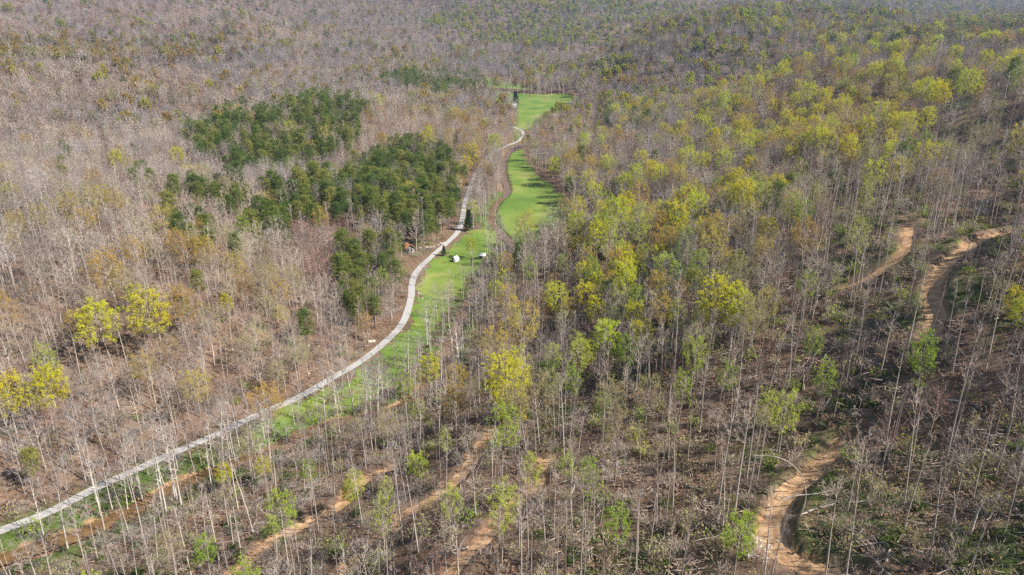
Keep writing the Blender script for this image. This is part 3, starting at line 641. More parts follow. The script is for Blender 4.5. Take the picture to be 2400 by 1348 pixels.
    for a, v in zip(('x','y','z','kind','var','scale','rot','lod'), (X, Y, Z, kd, vr, sc, rng.uniform(0, 6.28, len(X)), lod)): TREES[a].append(v[keep])
T = {a: np.concatenate(v) for a, v in TREES.items()}
# trees that stand out in the photograph: crown pixel, crown width in pixels, kind
STAND_OUT = [(355,725,98,'yellow'),(240,748,92,'yellow'),(95,895,100,'yellow'),(12,925,95,'yellow'),(250,618,95,'bronze'),(315,588,60,'bronze'),(430,575,75,'bronze'),(475,580,70,'bronze'),(532,705,42,'yellow'),(312,682,42,'yellow'),
 (408,362,36,'yellow'),(272,374,48,'yellow'),(305,385,36,'bronze'),(428,715,28,'lime'),(1600,535,58,'yellow'),(1655,538,56,'yellow'),(1720,520,54,'bronze'),(1455,655,84,'yellow'),(1475,615,52,'yellow'),(1570,625,60,'yellow'),
 (1232,755,100,'bronze'),(1488,735,60,'yellow'),(1508,785,66,'yellow'),(1555,722,70,'bronze'),(1610,702,58,'bronze'),(1360,815,66,'lime'),(1420,775,62,'yellow'),(1215,845,56,'lime'),(1610,368,40,'yellow'),(1690,350,27,'yellow'),
 (1955,290,40,'yellow'),(1375,328,34,'yellow'),(1405,330,34,'yellow'),(2005,552,56,'lime'),(2172,815,74,'lime'),(2395,715,70,'yellow'),(1930,885,60,'lime'),(1735,1235,86,'lime'),(1415,945,44,'lime'),(1325,1080,40,'lime'),
 (1245,1090,60,'lime'),(1380,1100,50,'lime'),(975,1085,56,'yellow'),(1052,1165,58,'lime'),(1695,675,42,'yellow'),(660,1205,78,'lime'),(1110,352,36,'yellow'),(1000,315,40,'yellow'),(1115,262,34,'bronze'),(1335,715,56,'bronze'),
 (1190,690,56,'bronze'),(1855,330,40,'bronze'),(1780,395,36,'bronze'),(2080,380,40,'yellow'),(2010,360,36,'yellow'),(1870,330,34,'yellow'),(2120,170,30,'yellow'),(1985,150,26,'yellow'),(1840,175,26,'yellow'),(2245,155,36,'yellow'),
 (2200,215,50,'yellow'),(2060,245,50,'bronze'),(2170,270,46,'yellow'),(1970,250,46,'bronze'),(1895,215,44,'yellow'),(2110,250,50,'bronze'),(1925,95,24,'yellow'),(1820,50,30,'yellow'),(1820,15,40,'yellow'),(2390,700,60,'yellow'),
 (1890,660,50,'lime'),(1740,640,40,'lime'),(1440,560,70,'lime'),(1350,500,60,'olive'),(1250,560,40,'olive'),(1505,520,60,'lime'),(1620,600,50,'olive'),(520,1105,44,'yellow'),(620,1090,40,'yellow'),(585,1040,70,'olive'),(815,1145,46,'yellow'),(1700,880,50,'lime'),(1800,950,60,'lime'),(1600,900,50,'lime')]
sx = {a: [] for a in T}
lifted = lambda d: d
for j, (px, py, wpx, kd) in enumerate(STAND_OUT):
    s = SPEC[kd]; sc = 1.0
    for it in range(3):
        x, y = cast(px, py, height, s['H']*0.70*sc); z = H1(x, y); dep = project([[x, y, z+s['H']*0.7*sc]])[0,2]
        sc = float(np.clip(wpx*dep/FPX/(2.25*s['sp']), 0.35, 1.5))
    for a, v in zip(('x','y','z','kind','var','scale','rot','lod'), (x, y, z, KINDS.index(kd), j % NVAR[kd], sc, j*1.7, 0 if dep < 330 else (1 if dep < 700 else 2))): sx[a].append(v)
SX, SY = np.array(sx['x']), np.array(sx['y']); SS = np.array(sx['scale'])
k = np.ones(len(T['x']), bool)                       # clear the ground each of them needs
for x, y, s in zip(SX, SY, SS): k &= np.hypot(T['x']-x, T['y']-y) > 3.6*s
for a in T: T[a] = np.concatenate([T[a][k], np.array(sx[a])])
NST = len(SX)

# pale creek-side trees and the trees on the meadow, seen one by one: base pixel, height in pixels, kind
ONE_BY_ONE = [(1069,595,42,'broad'),(1109,606,48,'yellow'),(981,700,70,'broad'),(990,672,66,'broad'),(998,655,58,'broad'),(870,1005,170,'pale'),(750,1035,150,'pale'),(765,1030,190,'pale'),(700,985,100,'pale'),(620,1030,120,'pale'),(552,1085,150,'pale'),(500,1095,170,'pale'),
 (238,1215,190,'pale'),(300,1200,130,'pale'),(335,1180,180,'pale'),(390,1200,190,'pale'),(415,1170,190,'pale'),(425,1185,210,'pale'),(1250,810,100,'pale'),(1180,880,130,'pale'),(1200,240,16,'broad'),(1182,238,12,'broad'),(1195,222,40,'pale'),(1228,223,42,'pale'),(1262,225,42,'pale'),(1292,226,40,'pale'),(1212,223,34,'pale'),(1245,224,34,'pale'),(1320,228,36,'pale'),(1278,226,34,'broad'),(1172,220,34,'broad'),(1140,500,40,'pale'),(1128,520,56,'broad'),(1143,530,50,'broad')]
for j, (px, py, hpx, kd) in enumerate(ONE_BY_ONE):
    x, y = cast(px, py, height); z = H1(x, y); top = hpx
    dep = project([[x, y, z]])[0,2]; d = ray(px, py); el = math.atan2(-d[2], math.hypot(d[0], d[1])); v = (674-py)/FPX
    hm = hpx*dep/(FPX*(CP-SP*v+0.0)); sc = float(np.clip(hm/SPEC[kd]['H'], 0.2, 1.7))
    for a, vv in zip(('x','y','z','kind','var','scale','rot','lod'), (x, y, z, KINDS.index(kd), j % NVAR[kd], sc, j*2.1, 0 if dep < 330 else (1 if dep < 700 else 2))): T[a] = np.append(T[a], vv)
bank = np.array([plane(*p, 0.0) for p in [(1092,520),(1108,450),(1122,405),(1150,372),(1180,352),(1178,400),(1176,440),(1150,470),(1142,505),(1150,530),(1120,530)]])
nb_ = 0; b2 = np.random.default_rng(8); lo_, hi_ = bank.min(0), bank.max(0)
while nb_ < 75:
    x, y = b2.uniform(lo_, hi_)
    if not inside(np.array([x]), np.array([y]), bank)[0] or dist_poly(np.array([x]), np.array([y]), ROAD)[0] < 3.2 or dist_poly(np.array([x]), np.array([y]), CREEK)[0] < 2.0: continue
    kd = ('broad', 'pale', 'slim', 'slim', 'red')[nb_ % 5]
    for a, vv in zip(('x','y','z','kind','var','scale','rot','lod'), (x, y, H1(x, y), KINDS.index(kd), nb_ % NVAR[kd], b2.uniform(0.5, 0.8), nb_*2.1, 1)): T[a] = np.append(T[a], vv)
    nb_ += 1
# whole numbers again after the appends
T['kind'] = T['kind'].astype(int); T['var'] = T['var'].astype(int); T['lod'] = T['lod'].astype(int)
CABX, CABY = cast(957, 590, height); pc = project(np.column_stack([T['x'], T['y'], T['z']]))
k = ~((np.abs(pc[:,0]-957) < 15) & (pc[:,1] > 575) & (pc[:,1] < 668)) & (np.hypot(T['x']-CABX, T['y']-CABY) > 4.5) & ~((np.abs(pc[:,0]-1129) < 13) & (pc[:,1] > 590) & (pc[:,1] < 650))
k[-(NST+len(ONE_BY_ONE)+nb_):] = True
for a in T: T[a] = T[a][k]
NB = len(T['x']); special = np.zeros(NB, bool); special[-(NST+len(ONE_BY_ONE)+nb_):-nb_] = True

# ------------------------------------------------------------------ the trees that show largest: things with parts
CAT = {'broad': 'bare', 'slim': 'bare', 'pole': 'young', 'red': 'bare', 'pale': 'pale', 'yellow': 'yellow', 'lime': 'lime', 'bronze': 'bronze', 'olive': 'olive', 'pine': 'pine'}
NAME = {'bare': 'bare_tree', 'young': 'bare_young_tree', 'pale': 'pale_barked_tree', 'yellow': 'yellow_leafing_tree', 'lime': 'lime_leafing_tree', 'bronze': 'bronze_budding_tree', 'olive': 'olive_budding_tree', 'pine': 'pine_tree'}
LOOK = {'bare': 'bare grey tree', 'young': 'thin bare young tree', 'pale': 'bare white-barked tree', 'yellow': 'bright yellow leafing tree', 'lime': 'thin lime green tree', 'bronze': 'orange bronze budding tree', 'olive': 'faint olive budding tree', 'pine': 'green pine'}
P = project(np.column_stack([T['x'], T['y'], T['z']+T['scale']*12])); px, py = P[:,0], P[:,1]
Hh = np.array([SPEC[KINDS[k]]['H'] if KINDS[k] != 'pine' else 17.5 for k in T['kind']])
size = T['scale']*Hh/P[:,2]*FPX
inview = (px > 0) & (px < 2400) & (py > 0) & (py < 1348)
single = np.zeros(NB, bool)
cats = np.array([CAT[KINDS[k]] for k in T['kind']])
for c in NAME:
    idx = np.where((cats == c) & inview)[0]; idx = idx[np.argsort(-(size[idx]+special[idx]*400))][:300]; single[idx] = True
SIDE = side_of(T['x'], T['y'])
TRACK = {'a': 'the lowest straight dirt track', 'b': 'the middle straight dirt track', 'c': 'the rutted dirt track', 'd': 'the curving dirt track', 'e': 'the wide upper dirt track', 'f': 'the short upper dirt track', 'g': 'the thin track on the far hillside'}
MNAME = ['on the long meadow beside the road', 'on the middle meadow', 'on the small green in the road curve', 'on the far meadow', 'on the farthest green strip']
def place_of(x, y, z, sd):
    X1, Y1 = np.array([x]), np.array([y])
    for m, nm in zip(MEADOWS, MNAME):
        if inside(X1, Y1, m)[0]: return nm
    for k, (pl, w) in TRAILS.items():
        if dist_poly(X1, Y1, pl)[0] < 8: return 'beside '+TRACK[k]
    if y < 430 and dist_poly(X1, Y1, CREEK)[0] < 9: return 'on the creek bank '+('below the gravel road' if y < 200 else 'between the meadows')
    if dist_poly(X1, Y1, ROAD)[0] < 12: return 'at the edge of the gravel road'
    if y < 560:
        dp = [(float(dist_poly(X1, Y1, np.vstack([m, m[:1]]))[0]), nm) for m, nm in zip(MEADOWS, MNAME)]; d, nm = min(dp)
        if d < 16: return 'at the wooded edge of '+nm[3:]
    z = z-float(floor_z(y)); band = 'low on ' if z < 14 else ('halfway up ' if z < 36 else 'high on ')
    if sd < 0: return band+('the slope above the gravel road' if y < 250 else ('the spur by the pines' if y < 420 else 'the far hillside'))
    return band+('the logged slope' if y < 125 else ('the wooded hill across the creek' if y < 260 else ('the hill behind the middle meadow' if y < 480 else 'the ridge beside the far meadow')))
GROVE = ['in the upper pine grove on the knoll', 'in the pine grove beside the road', 'in the small pine clump below the groves', 'in the outlying pine clump among bare trees', 'in the pine strip running down to the road', 'in the dark pine row at the far meadow']
def grove_of(a, b, pl):
    for poly, nm in zip(PINE_AREAS, GROVE):
        if inside(np.array([a]), np.array([b]), poly)[0]: return nm
    return 'standing alone among bare trees, '+pl if len(pl.split()) < 8 else pl
for i in np.where(single)[0]:
    k = KINDS[T['kind'][i]]; c = CAT[k]; tm, cm = PARTS[k, T['var'][i]]
    r = bpy.data.objects.new(NAME[c], None); r.empty_display_size = 0.5; COL.objects.link(r)
    r.location = (T['x'][i], T['y'][i], T['z'][i]); s = T['scale'][i]; r.scale = (s, s, s)
    r.rotation_euler = (random.gauss(0, 0.028), random.gauss(0, 0.028), T['rot'][i])
    pl = place_of(T['x'][i], T['y'][i], T['z'][i], SIDE[i]); pl = grove_of(px[i], py[i], pl) if c == 'pine' else pl; big = 'tall ' if s > 1.0 else ('small ' if s < 0.6 else '')
    r['label'] = big+LOOK[c]+' '+pl; r['category'] = 'pine' if c == 'pine' else 'tree'; r['group'] = big+c+' trees '+pl
    for nm, me in (('trunk', tm), ('crown', cm)):
        o = bpy.data.objects.new(nm, me); COL.objects.link(o); o.parent = r

# ------------------------------------------------------------------ the rest of the woods: stuff, instanced with geometry nodes
def scatter_group():
    g = bpy.data.node_groups.new('scatter', 'GeometryNodeTree')
    g.interface.new_socket('Geometry', in_out='INPUT', socket_type='NodeSocketGeometry'); g.interface.new_socket('Geometry', in_out='OUTPUT', socket_type='NodeSocketGeometry')
    gi = g.nodes.new('NodeGroupInput'); go = g.nodes.new('NodeGroupOutput'); ip = g.nodes.new('GeometryNodeInstanceOnPoints'); ci = g.nodes.new('GeometryNodeCollectionInfo')
    ci.inputs['Collection'].default_value = PROTO; ci.inputs['Separate Children'].default_value = True; ci.inputs['Reset Children'].default_value = True
    def attr(n, t):
        a = g.nodes.new('GeometryNodeInputNamedAttribute'); a.data_type = t; a.inputs['Name'].default_value = n
        return a.outputs['Attribute']
    ip.inputs['Pick Instance'].default_value = True
    g.links.new(gi.outputs[0], ip.inputs['Points']); g.links.new(ci.outputs[0], ip.inputs['Instance'])
    g.links.new(attr('idx', 'INT'), ip.inputs['Instance Index']); g.links.new(attr('rot', 'FLOAT_VECTOR'), ip.inputs['Rotation']); g.links.new(attr('scl', 'FLOAT_VECTOR'), ip.inputs['Scale'])
    g.links.new(ip.outputs[0], go.inputs[0]); return g
SG = scatter_group()
def scatter(name, label, cat, pos, idx, rot, scl):
    me = bpy.data.meshes.new(name); me.vertices.add(len(pos)); me.vertices.foreach_set('co', np.asarray(pos, np.float32).ravel())
    a = me.attributes.new('idx', 'INT', 'POINT'); a.data.foreach_set('value', np.asarray(idx, np.int32))
    a = me.attributes.new('rot', 'FLOAT_VECTOR', 'POINT'); a.data.foreach_set('vector', np.asarray(rot, np.float32).ravel())
    a = me.attributes.new('scl', 'FLOAT_VECTOR', 'POINT'); a.data.foreach_set('vector', np.asarray(scl, np.float32).ravel())
    o = obj(name, me, kind='stuff', label=label, category=cat); md = o.modifiers.new('scatter', 'NODES'); md.node_group = SG; return o
rest = ~single; prng = np.random.default_rng(5)
pid = np.array([PIDX[KINDS[k], v, l] for k, v, l in zip(T['kind'], T['var'], T['lod'])])
FOREST = {'bare_forest': (('bare', 'pale', 'young'), 'mass of bare grey woodland covering the hills'), 'leafing_forest': (('yellow', 'lime', 'bronze', 'olive'), 'mass of yellow and olive spring woodland on the hills'), 'pine_forest': (('pine',), 'mass of green pines among the bare woodland')}
for nm, (cs, lab) in FOREST.items():
    m = rest & np.isin(cats, cs); q = m.sum()
    rot = np.column_stack([prng.normal(0, 0.03, q), prng.normal(0, 0.03, q), T['rot'][m]])
    s = T['scale'][m]; scl = np.column_stack([s*prng.uniform(0.88, 1.12, q), s*prng.uniform(0.88, 1.12, q), s*prng.uniform(0.92, 1.06, q)])
    scatter(nm, lab, 'forest', np.column_stack([T['x'][m], T['y'][m], T['z'][m]-0.2]), pid[m], rot, scl)
# undergrowth
def under(name, label, kinds, spacing, y0, y1, dens, smin, smax, seed, zs=1.0, cat='undergrowth', clear=0.7):
    X, Y, rng = pack(spacing, y0, y1, seed=seed); Z = None
    k = ~blocked(X, Y, 3.4, clear); X, Y = X[k], Y[k]
    k = rng.uniform(size=len(X)) < dens(X, Y); X, Y = X[k], Y[k]; Z = height(X, Y); q = len(X)
    idx = np.array([PIDX[kinds[a]] for a in rng.integers(0, len(kinds), q)]); s = rng.uniform(smin, smax, q)
    scatter(name, label, cat, np.column_stack([X, Y, Z]), idx, np.column_stack([np.zeros(q), np.zeros(q), rng.uniform(0, 6.28, q)]), np.column_stack([s, s, s*zs]))
rightside = lambda x, y: sstep(-2, 10, side_of(x, y))
under('green_undergrowth', 'low green shrubs and briars on the logged slope and along the creek', [('shrub', s) for s in range(3)], 2.6, 40, 330,
      lambda x, y: (rightside(x, y)*(1-sstep(150, 260, y))*np.clip(0.06+1.2*fbm(x/16, y/16, 31), 0, 1)+0.5*np.exp(-(dist_poly(x, y, CREEK)/9)**2)), 0.5, 1.6, 21, 0.75)
under('bare_brush', 'leafless grey saplings and brush under the trees', [('brush', s) for s in range(3)]+[('budbush', s) for s in range(2)], 3.1, 30, 420,
      lambda x, y: 0.36+0.10*rightside(x, y)+0.25*rightside(x, y)*(1-sstep(105, 150, y)), 0.5, 1.7, 22, 1.2, 'brush')
under('lime_undergrowth', 'young lime green bushes below the taller trees', [('limebush', s) for s in range(2)], 5.0, 40, 420,
      lambda x, y: 0.05+0.22*rightside(x, y)*(fbm(x/30, y/30, 55) > 0.0), 0.6, 1.7, 23, 1.3)
under('logging_slash', 'tangles of cut grey branches on the logged slope', [('slash', s) for s in range(3)], 4.6, 30, 240,
      lambda x, y: rightside(x, y)*np.clip(0.02+1.0*fbm(x/20, y/20, 66)+0.2*sstep(20, 60, x)*(1-sstep(130, 200, y)), 0, 0.6), 0.5, 1.1, 24, 1.0, 'slash', 2.0)
under('stick_litter', 'fallen sticks and dead leaf drifts on the forest floor', [('litter', s) for s in range(3)], 2.7, 40, 290,
      lambda x, y: 0.42+0.0*x, 0.6, 1.5, 25, 1.0, 'leaf litter', 1.3)

# ------------------------------------------------------------------ evergreens, blossom trees and snags of their own
def thing(name, label, cat, x, y, z=None, rotz=0.0, group=None, scale=1.0):
    r = bpy.data.objects.new(name, None); r.empty_display_size = 0.5; COL.objects.link(r); r.location = (x, y, H1(x, y) if z is None else z); r.rotation_euler = (0,0,rotz); r.scale = (scale,)*3
    r['label'] = label; r['category'] = cat
    if group: r['group'] = group
    return r
def part(name, me, parent): o = bpy.data.objects.new(name, me); COL.objects.link(o); o.parent = parent; return o
ca, cb_ = make_pine(0, 41, True, True); CED = (part_mesh('trunk', ca), part_mesh('crown', cb_))
cb2 = list(cb_); cb2[5] = [M['bark_dark'], M['brownleaf']]; BRN = (CED[0], part_mesh('crown', tuple(cb2)))
def pixel_height(px, py, hpx):
    x, y = cast(px, py, height); dep = project([[x, y, H1(x, y)]])[0,2]; return x, y, hpx*dep/(FPX*(CP-SP*(674-py)/FPX))
for px, py, hpx, sw, ms, nm, lab in [(1098,541,52,1.1,CED,'cedar_tree','dark conical cedar where the gravel road enters the trees'),(1207,247,30,1.7,CED,'cedar_tree','tall dark evergreen alone on the far green meadow by white house'),
        (1105,623,25,0.75,BRN,'dead_conifer','narrow rust brown dead conifer on the meadow near the white tent'),(1040,600,26,1.3,CED,'cedar_tree','small dark cedar beside the pale boulders by the road'),(1375,600,40,1.3,CED,'cedar_tree','dark green cedar among olive trees across the creek')]:
    x, y, hm = pixel_height(px, py, hpx); r = thing(nm, lab, 'conifer', x, y); sc = hm/18.0; r.scale = (sc*sw, sc*sw, sc)
    part('trunk', ms[0], r); part('crown', ms[1], r)
def blossom_parts(seed):
    SPEC['blossom'] = dict(H=4.5, cb=0.25, sp=2.0, nl=12, r=0.07, twig='twig', bark='bark', leaf='blossom', nlf=1.2, ls=0.13)
    a, b = make_tree('blossom', 0, seed); return part_mesh('trunk', a), part_mesh('crown', b)
BL = [blossom_parts(k) for k in range(2)]
for j, (px, py, sc, where) in enumerate([(2115,497,0.9,'above the head of the short dirt track'),(2290,515,1.2,'above the long orange dirt track'),(2392,575,1.0,'beside the upper end of the long orange track'),(1965,655,0.9,'at the foot of the short dirt track'),(1430,1130,1.0,'on the logged slope between two tracks'),(1765,1318,0.9,'beside the curving dirt track'),(1400,1190,0.5,'low on the logged slope under thin trees'),(1790,735,0.5,'on brown ground among thin trunks')]):
    x, y = cast(px, py, height); r = thing('blossoming_tree', 'small white blossoming tree '+where, 'tree', x, y, rotz=j*1.3, group='white blossoming trees on the logged slope', scale=sc)
    part('trunk', BL[j % 2][0], r); part('crown', BL[j % 2][1], r)
def curved_trunk(name, pts, r0, r1, mat, rng, nbr=10, blen=2.0):
    p = smooth(pts, 0.6); rad = np.linspace(r0, r1, len(p)); v, q = tubes(p[:-1], p[1:], rad[:-1], rad[1:], 6)
    k = rng.integers(len(p)//2, len(p)-1, nbr); d = unit(rng.normal(size=(nbr,3))+np.array([[0,0,0.2]])); e = p[k]+d*rng.uniform(0.4, 1, (nbr,1))*blen
    bv, bq = tubes(p[k], e, np.full(nbr, 0.035), np.full(nbr, 0.01), 3); s0, s1 = subtwigs(p[k], e, rng, 6, 0.5); wv, wt = ribbons(s0, s1, 0.03, rng)
    return build('trunk', v, None, q, [mat]), build('branches', np.concatenate([bv, wv]), wt+len(bv), bq, [mat])
brng = np.random.default_rng(77)
for (px, py), pts, r0, mat, nm, lab in [((1878,1205),[(0,0,-0.3),(0.3,0.2,3),(-0.6,0.6,6),(-2.6,1.0,8),(-5.0,1.3,8.8),(-7.4,1.5,8.6)],0.08,'bark','bent_tree','grey trunk arching over the curving dirt track'),
        ((2220,1075),[(0,0,-0.3),(-0.3,0.3,3),(-1.4,0.8,6),(-3.8,1.2,8.2),(-7,1.6,8.6),(-10,2,8.0)],0.09,'bark_dark','bent_tree','dark trunk bowed in a long arch over green briars'),
        ((2270,1262),[(0,0,-0.3),(0.4,0.3,2.2),(0.7,0.5,4.0),(1.3,0.6,5.6)],0.2,'bark_pale','broken_snag','broken whitish snag standing over fallen branches on the logged slope'),
        ((2235,1225),[(0,0,-0.2),(-0.2,0.2,2.2),(-0.8,0.3,4.6)],0.09,'bark_pale','broken_snag','thin pale snag leaning beside fallen branches on the logged slope')]:
    x, y = cast(px, py, height); r = thing(nm, lab, 'tree', x, y); a, b = curved_trunk(nm, pts, r0, 0.04, M[mat], brng, 4 if nm == 'broken_snag' else 16, 0.8 if nm == 'broken_snag' else 2.0); part('trunk', a, r); part('branches', b, r)
LOGM = []
for k in range(4):
    L = 4+1.6*k; pts = [(-L/2,0,0.16),(-L/4,brng.normal()*0.2,0.2),(0,brng.normal()*0.25,0.16),(L/4,brng.normal()*0.2,0.22),(L/2,brng.normal()*0.2,0.3)]
    LOGM.append(curved_trunk('log', pts, 0.15, 0.06, M['bark_pale'] if k == 1 else M['bark'], brng, 7, 1.2))
nlog = 0; lrng = np.random.default_rng(99)
while nlog < 44:
    px, py = lrng.uniform(900, 2400), lrng.uniform(430, 1340)
    if py < 900 and px < 1850: continue
    x, y = cast(px, py, height)
    if y > 240 or side_of(np.array([x]), np.array([y]))[0] < 8: continue
    mn = min((float(dist_poly(np.array([x]), np.array([y]), pl)[0])-w, k) for k, (pl, w) in TRAILS.items())
    if mn[0] < 0.8: continue
    k = int(lrng.integers(0, 4)); e = 0.6; gx = (H1(x+e, y)-H1(x-e, y))/(2*e); gy = (H1(x, y+e)-H1(x, y-e))/(2*e); az = lrng.uniform(0, 6.28)
    r = thing('fallen_log', ('long ' if k > 1 else 'short ')+('pale' if k == 1 else 'grey')+' fallen log '+('beside an orange dirt logging track' if mn[0] < 6 else 'lying on the logged slope'), 'log', x, y, rotz=az, group='fallen logs on the logged slope')
    r.rotation_euler = (0, -math.atan(gx*math.cos(az)+gy*math.sin(az)), az); part('trunk', LOGM[k][0], r); part('branch_stubs', LOGM[k][1], r); nlog += 1

# ------------------------------------------------------------------ boulders and cliffs
def rock_mesh(seed, flat=0.7, sub=2):
    import bmesh
    rng = np.random.default_rng(700+seed); bm = bmesh.new(); bmesh.ops.create_icosphere(bm, subdivisions=sub, radius=1.0)
    pl = unit(rng.normal(size=(9,3)))
    for v in bm.verts:
        p = np.array(v.co); f = min(1.0, min(0.78/max(1e-3, float(p@q)) for q in pl)); p = p*f*(1+rng.normal()*0.03)*np.array([1.25,0.9,flat]); v.co = p
    me = bpy.data.meshes.new('boulder'); bm.to_mesh(me); bm.free(); me.materials.append(M['rock']); return me
RK = [rock_mesh(k) for k in range(5)]
def boulder(px, py, sz, where, group, k):
    x, y = cast(px, py, height); me = RK[k % 5]
    o = obj('boulder', me, loc=(x, y, H1(x, y)+sz*0.2), rotz=k*1.9, label=('large ' if sz > 0.9 else 'small ')+'pale sandstone boulder '+where, category='boulder', group=group); o.scale = (sz, sz*(0.8+0.1*(k % 4)), sz)
k = 0; r7 = np.random.default_rng(17)
for px, py, sz in [(985,583,0.9),(993,586,0.8),(1000,582,1.1),(1008,581,0.9),(1016,579,0.7),(1033,572,1.1),(1040,570,0.8),(1027,575,0.6),(990,590,0.6),(1004,590,0.5)]: boulder(px, py, sz, 'in the row beside the road near the cabin', 'boulders beside the road near the cabin', k); k += 1
for j in range(34):
    px, py = r7.normal(700, 75), r7.normal(868, 38)
    x, y = cast(px, py, height)
    if dist_poly(np.array([x]), np.array([y]), ROAD)[0] < 4: continue
    boulder(px, py, float(r7.uniform(0.22, 0.5)), 'scattered on the slope above the road bend', 'boulders scattered on the slope above the road', k); k += 1
for px, py, sz in [(868,802,0.9),(876,800,0.7),(982,688,0.6),(990,700,0.5),(835,828,0.6),(860,812,0.5),(940,775,0.5),(780,873,0.5),(275,1122,0.5)]: boulder(px, py, sz, 'on the verge of the gravel road', 'boulders on the road verge', k); k += 1
def cliff(px, py, length, hgt, lab, seed, t):
    d = ray(px, py); x, y = d[0]*t, d[1]*t; rng = np.random.default_rng(seed); z = H1(x, y); r = thing('rock_cliff', lab, 'cliff', x, y, z)
    for layer in range(3):
        n_ = 14; xs = np.linspace(-length/2, length/2, n_); V = []; zb = -2+hgt*layer/3; zt = zb+hgt/3*1.15
        off = rng.normal(size=n_)*1.6+layer*1.5
        for i_ in range(n_):
            gx_ = H1(x+xs[i_], y)-z; jag = rng.uniform(-1, 0.8)
            for yy_, zz_ in ((off[i_], zb), (off[i_]-0.8, zt+jag), (off[i_]+9, zt+jag+1), (off[i_]+9, zb)): V.append((xs[i_], yy_, zz_+gx_))
        q = []
        for i_ in range(n_-1):
            a = i_*4; b = a+4
            for m in range(4): q.append((a+m, a+(m+1) % 4, b+(m+1) % 4, b+m))
        part('rock_ledge', build('rock_ledge', V, None, q+[(0,1,2,3), ((n_-1)*4+3, (n_-1)*4+2, (n_-1)*4+1, (n_-1)*4)], [M['cliff']]), r)
cliff(290, 12, 90, 22, 'pale cliff band on the far hill above the bare ridge', 5, 2250)
cliff(45, 47, 60, 16, 'grey rock ledges among bare trees high on the ridge', 6, 1440)
cliff(160, 47, 60, 15, 'dark stepped rock ledges high on the ridge', 7, 1430)

# ------------------------------------------------------------------ tent, shed, cabin, far house
def box(x0, x1, y0, y1, z0, z1):
    v = [(x, y, z) for z in (z0, z1) for y in (y0, y1) for x in (x0, x1)]
    return v, [(0,2,3,1),(4,5,7,6),(0,1,5,4),(1,3,7,5),(3,2,6,7),(2,0,4,6)]
def boxes(name, lst, mat):
    V, Q = [], []
    for b in lst:
        v, q = box(*b); Q += [tuple(i_+len(V) for i_ in f) for f in q]; V += v
    return build(name, V, None, Q, [mat])
def gable(name, w, d, h0, h1, over, th, mat):        # two roof slopes, ridge along y
    V, Q = [], []
    for sgn in (-1, 1):
        s0 = (sgn*(w/2+over), h0-over*(h1-h0)/(w/2)); a = [(s0[0], -d/2-over, s0[1]), (0, -d/2-over, h1), (0, d/2+over, h1), (s0[0], d/2+over, s0[1])]
        b = [(p[0], p[1], p[2]+th) for p in a]; k0 = len(V); V += a+b
        Q += [tuple(k0+i_ for i_ in f) for f in ((0,1,2,3),(4,7,6,5),(0,4,5,1),(1,5,6,2),(2,6,7,3),(3,7,4,0))]
    return build(name, V, None, Q, [mat])
def gable_walls(name, w, d, h0, h1, mat):
    V = [(-w/2,-d/2,-0.5),(w/2,-d/2,-0.5),(w/2,-d/2,h0),(0,-d/2,h1),(-w/2,-d/2,h0),(-w/2,d/2,-0.5),(w/2,d/2,-0.5),(w/2,d/2,h0),(0,d/2,h1),(-w/2,d/2,h0)]
    return build(name, V, [(2,3,4),(7,9,8)], [(0,1,2,4),(5,9,7,6),(1,6,7,2),(5,0,4,9)], [mat])
x, y = cast(1067, 612, height); r = thing('canvas_tent', 'white canvas tent with dark open doorway on the green meadow', 'tent', x, y, rotz=R(-38), scale=0.7)
part('tent_wall', gable_walls('tent_wall', 3.6, 3.8, 1.9, 3.5, M['canvas']), r); part('tent_roof', gable('tent_roof', 3.6, 3.8, 1.92, 3.56, 0.25, 0.05, M['canvas']), r)
part('doorway', build('doorway', [(-0.85,-1.93,0.02),(0.85,-1.93,0.02),(0.75,-1.93,2.0),(0,-1.93,2.75),(-0.75,-1.93,2.0)], [(2,3,4)], [(0,1,2,4)], [M['dark']]), r)  # flat pane on the closed wall; the shade inside is put into its colour
part('door_flap', boxes('door_flap', [(0.86,0.95,-2.6,-1.95,0.02,1.9)], M['canvas']), r); part('tent_pole', boxes('tent_pole', [(-0.04,0.04,-2.3,-2.22,0,3.2)], M['board']), r)
x, y = cast(1130, 607, height); r = thing('picnic_shelter', 'small open shelter with pale metal roof at the meadow edge', 'shelter', x, y, rotz=R(4), scale=0.85)
rf = build('roof', [(-2.0,-1.5,2.15),(2.0,-1.5,2.15),(2.0,1.5,2.95),(-2.0,1.5,2.95),(-2.0,-1.5,2.25),(2.0,-1.5,2.25),(2.0,1.5,3.05),(-2.0,1.5,3.05)], None, [(0,3,2,1),(4,5,6,7),(0,1,5,4),(1,2,6,5),(2,3,7,6),(3,0,4,7)], [M['metal']]); part('roof', rf, r)
for a, b, h in ((-1.8,-1.3,2.2),(1.8,-1.3,2.2),(-1.8,1.3,2.85),(1.8,1.3,2.85)): part('post', boxes('post', [(a-0.07,a+0.07,b-0.07,b+0.07,-0.4,h)], M['board']), r)
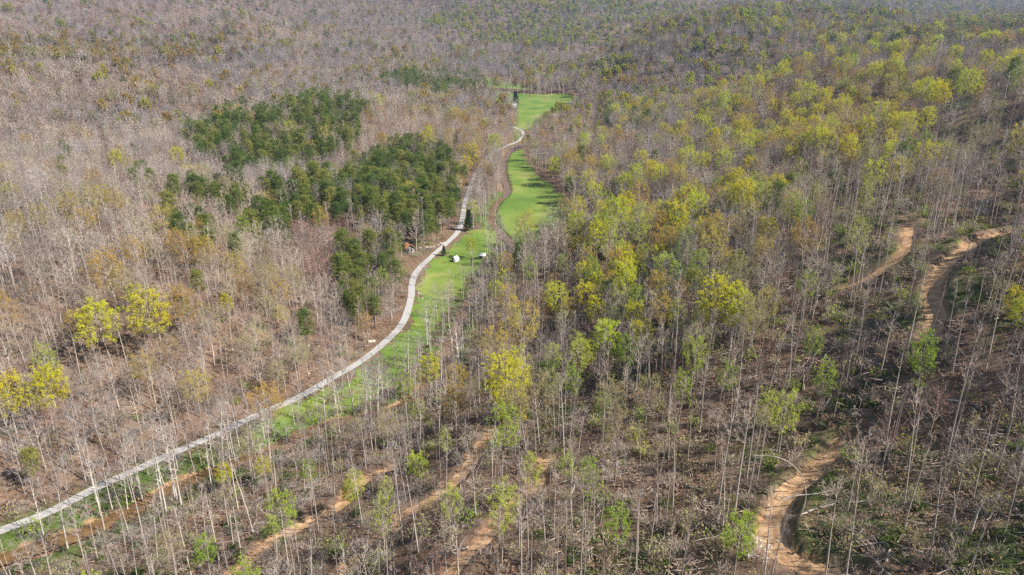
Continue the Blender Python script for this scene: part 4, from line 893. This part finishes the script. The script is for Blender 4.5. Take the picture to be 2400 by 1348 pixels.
part('back_wall', boxes('back_wall', [(-1.72,1.72,1.25,1.33,0,2.6)], M['board']), r); part('bench', boxes('bench', [(-1.5,1.5,0.5,0.95,0.4,0.48),(-1.3,-1.2,0.55,0.9,-0.2,0.4),(1.2,1.3,0.55,0.9,-0.2,0.4)], M['board']), r)
x, y = cast(957, 590, height); r = thing('log_cabin', 'small grey cabin with rusty gable roof tucked in the pines', 'cabin', x, y, rotz=R(28))
part('wall', gable_walls('wall', 4.4, 5.0, 2.6, 4.2, M['board']), r); part('roof', gable('roof', 4.4, 5.0, 2.62, 4.26, 0.55, 0.1, M['rust']), r)
dr_ = part('door', boxes('door', [(-1.4,-0.5,-2.58,-2.51,0,2.0)], M['dark']), r); wd = part('window', boxes('window', [(0.5,1.5,-2.56,-2.51,1.0,1.8)], M['dark']), r); part('frame', boxes('frame', [(0.4,1.6,-2.58,-2.53,0.9,1.0),(0.4,1.6,-2.58,-2.53,1.8,1.9)], M['canvas']), wd)
x, y = cast(1203, 252, height); r = thing('farm_house', 'small white house below the dark evergreen on the far meadow', 'house', x, y, rotz=R(-60))
part('wall', gable_walls('wall', 5, 7, 2.8, 4.6, M['canvas']), r); part('roof', gable('roof', 5, 7, 2.82, 4.66, 0.4, 0.1, M['metal']), r)
part('door', boxes('door', [(-0.5,0.5,-3.58,-3.51,0,2.1)], M['dark']), r)
for a in (-1.9, 1.0): part('window', boxes('window', [(a,a+0.9,-3.56,-3.51,1.0,2.1)], M['dark']), r)

# ------------------------------------------------------------------ haze over the whole valley
hz = bpy.data.materials.new('haze_air'); hz.use_nodes = True; ht = hz.node_tree; ht.nodes.clear()
ho = ht.nodes.new('ShaderNodeOutputMaterial'); hv = ht.nodes.new('ShaderNodeVolumePrincipled'); hv.inputs['Color'].default_value = (0.50,0.70,1.0,1); hv.inputs['Density'].default_value = 0.0001; hv.inputs['Anisotropy'].default_value = 0.42
ht.links.new(hv.outputs[0], ho.inputs['Volume'])
zmax = float(GZ.max())+35; zmin = float(GZ.min())-1.5
o = obj('haze', boxes('haze', [(-3700,3700,-90,3700,zmin,max(zmax,125))], hz), kind='stuff')
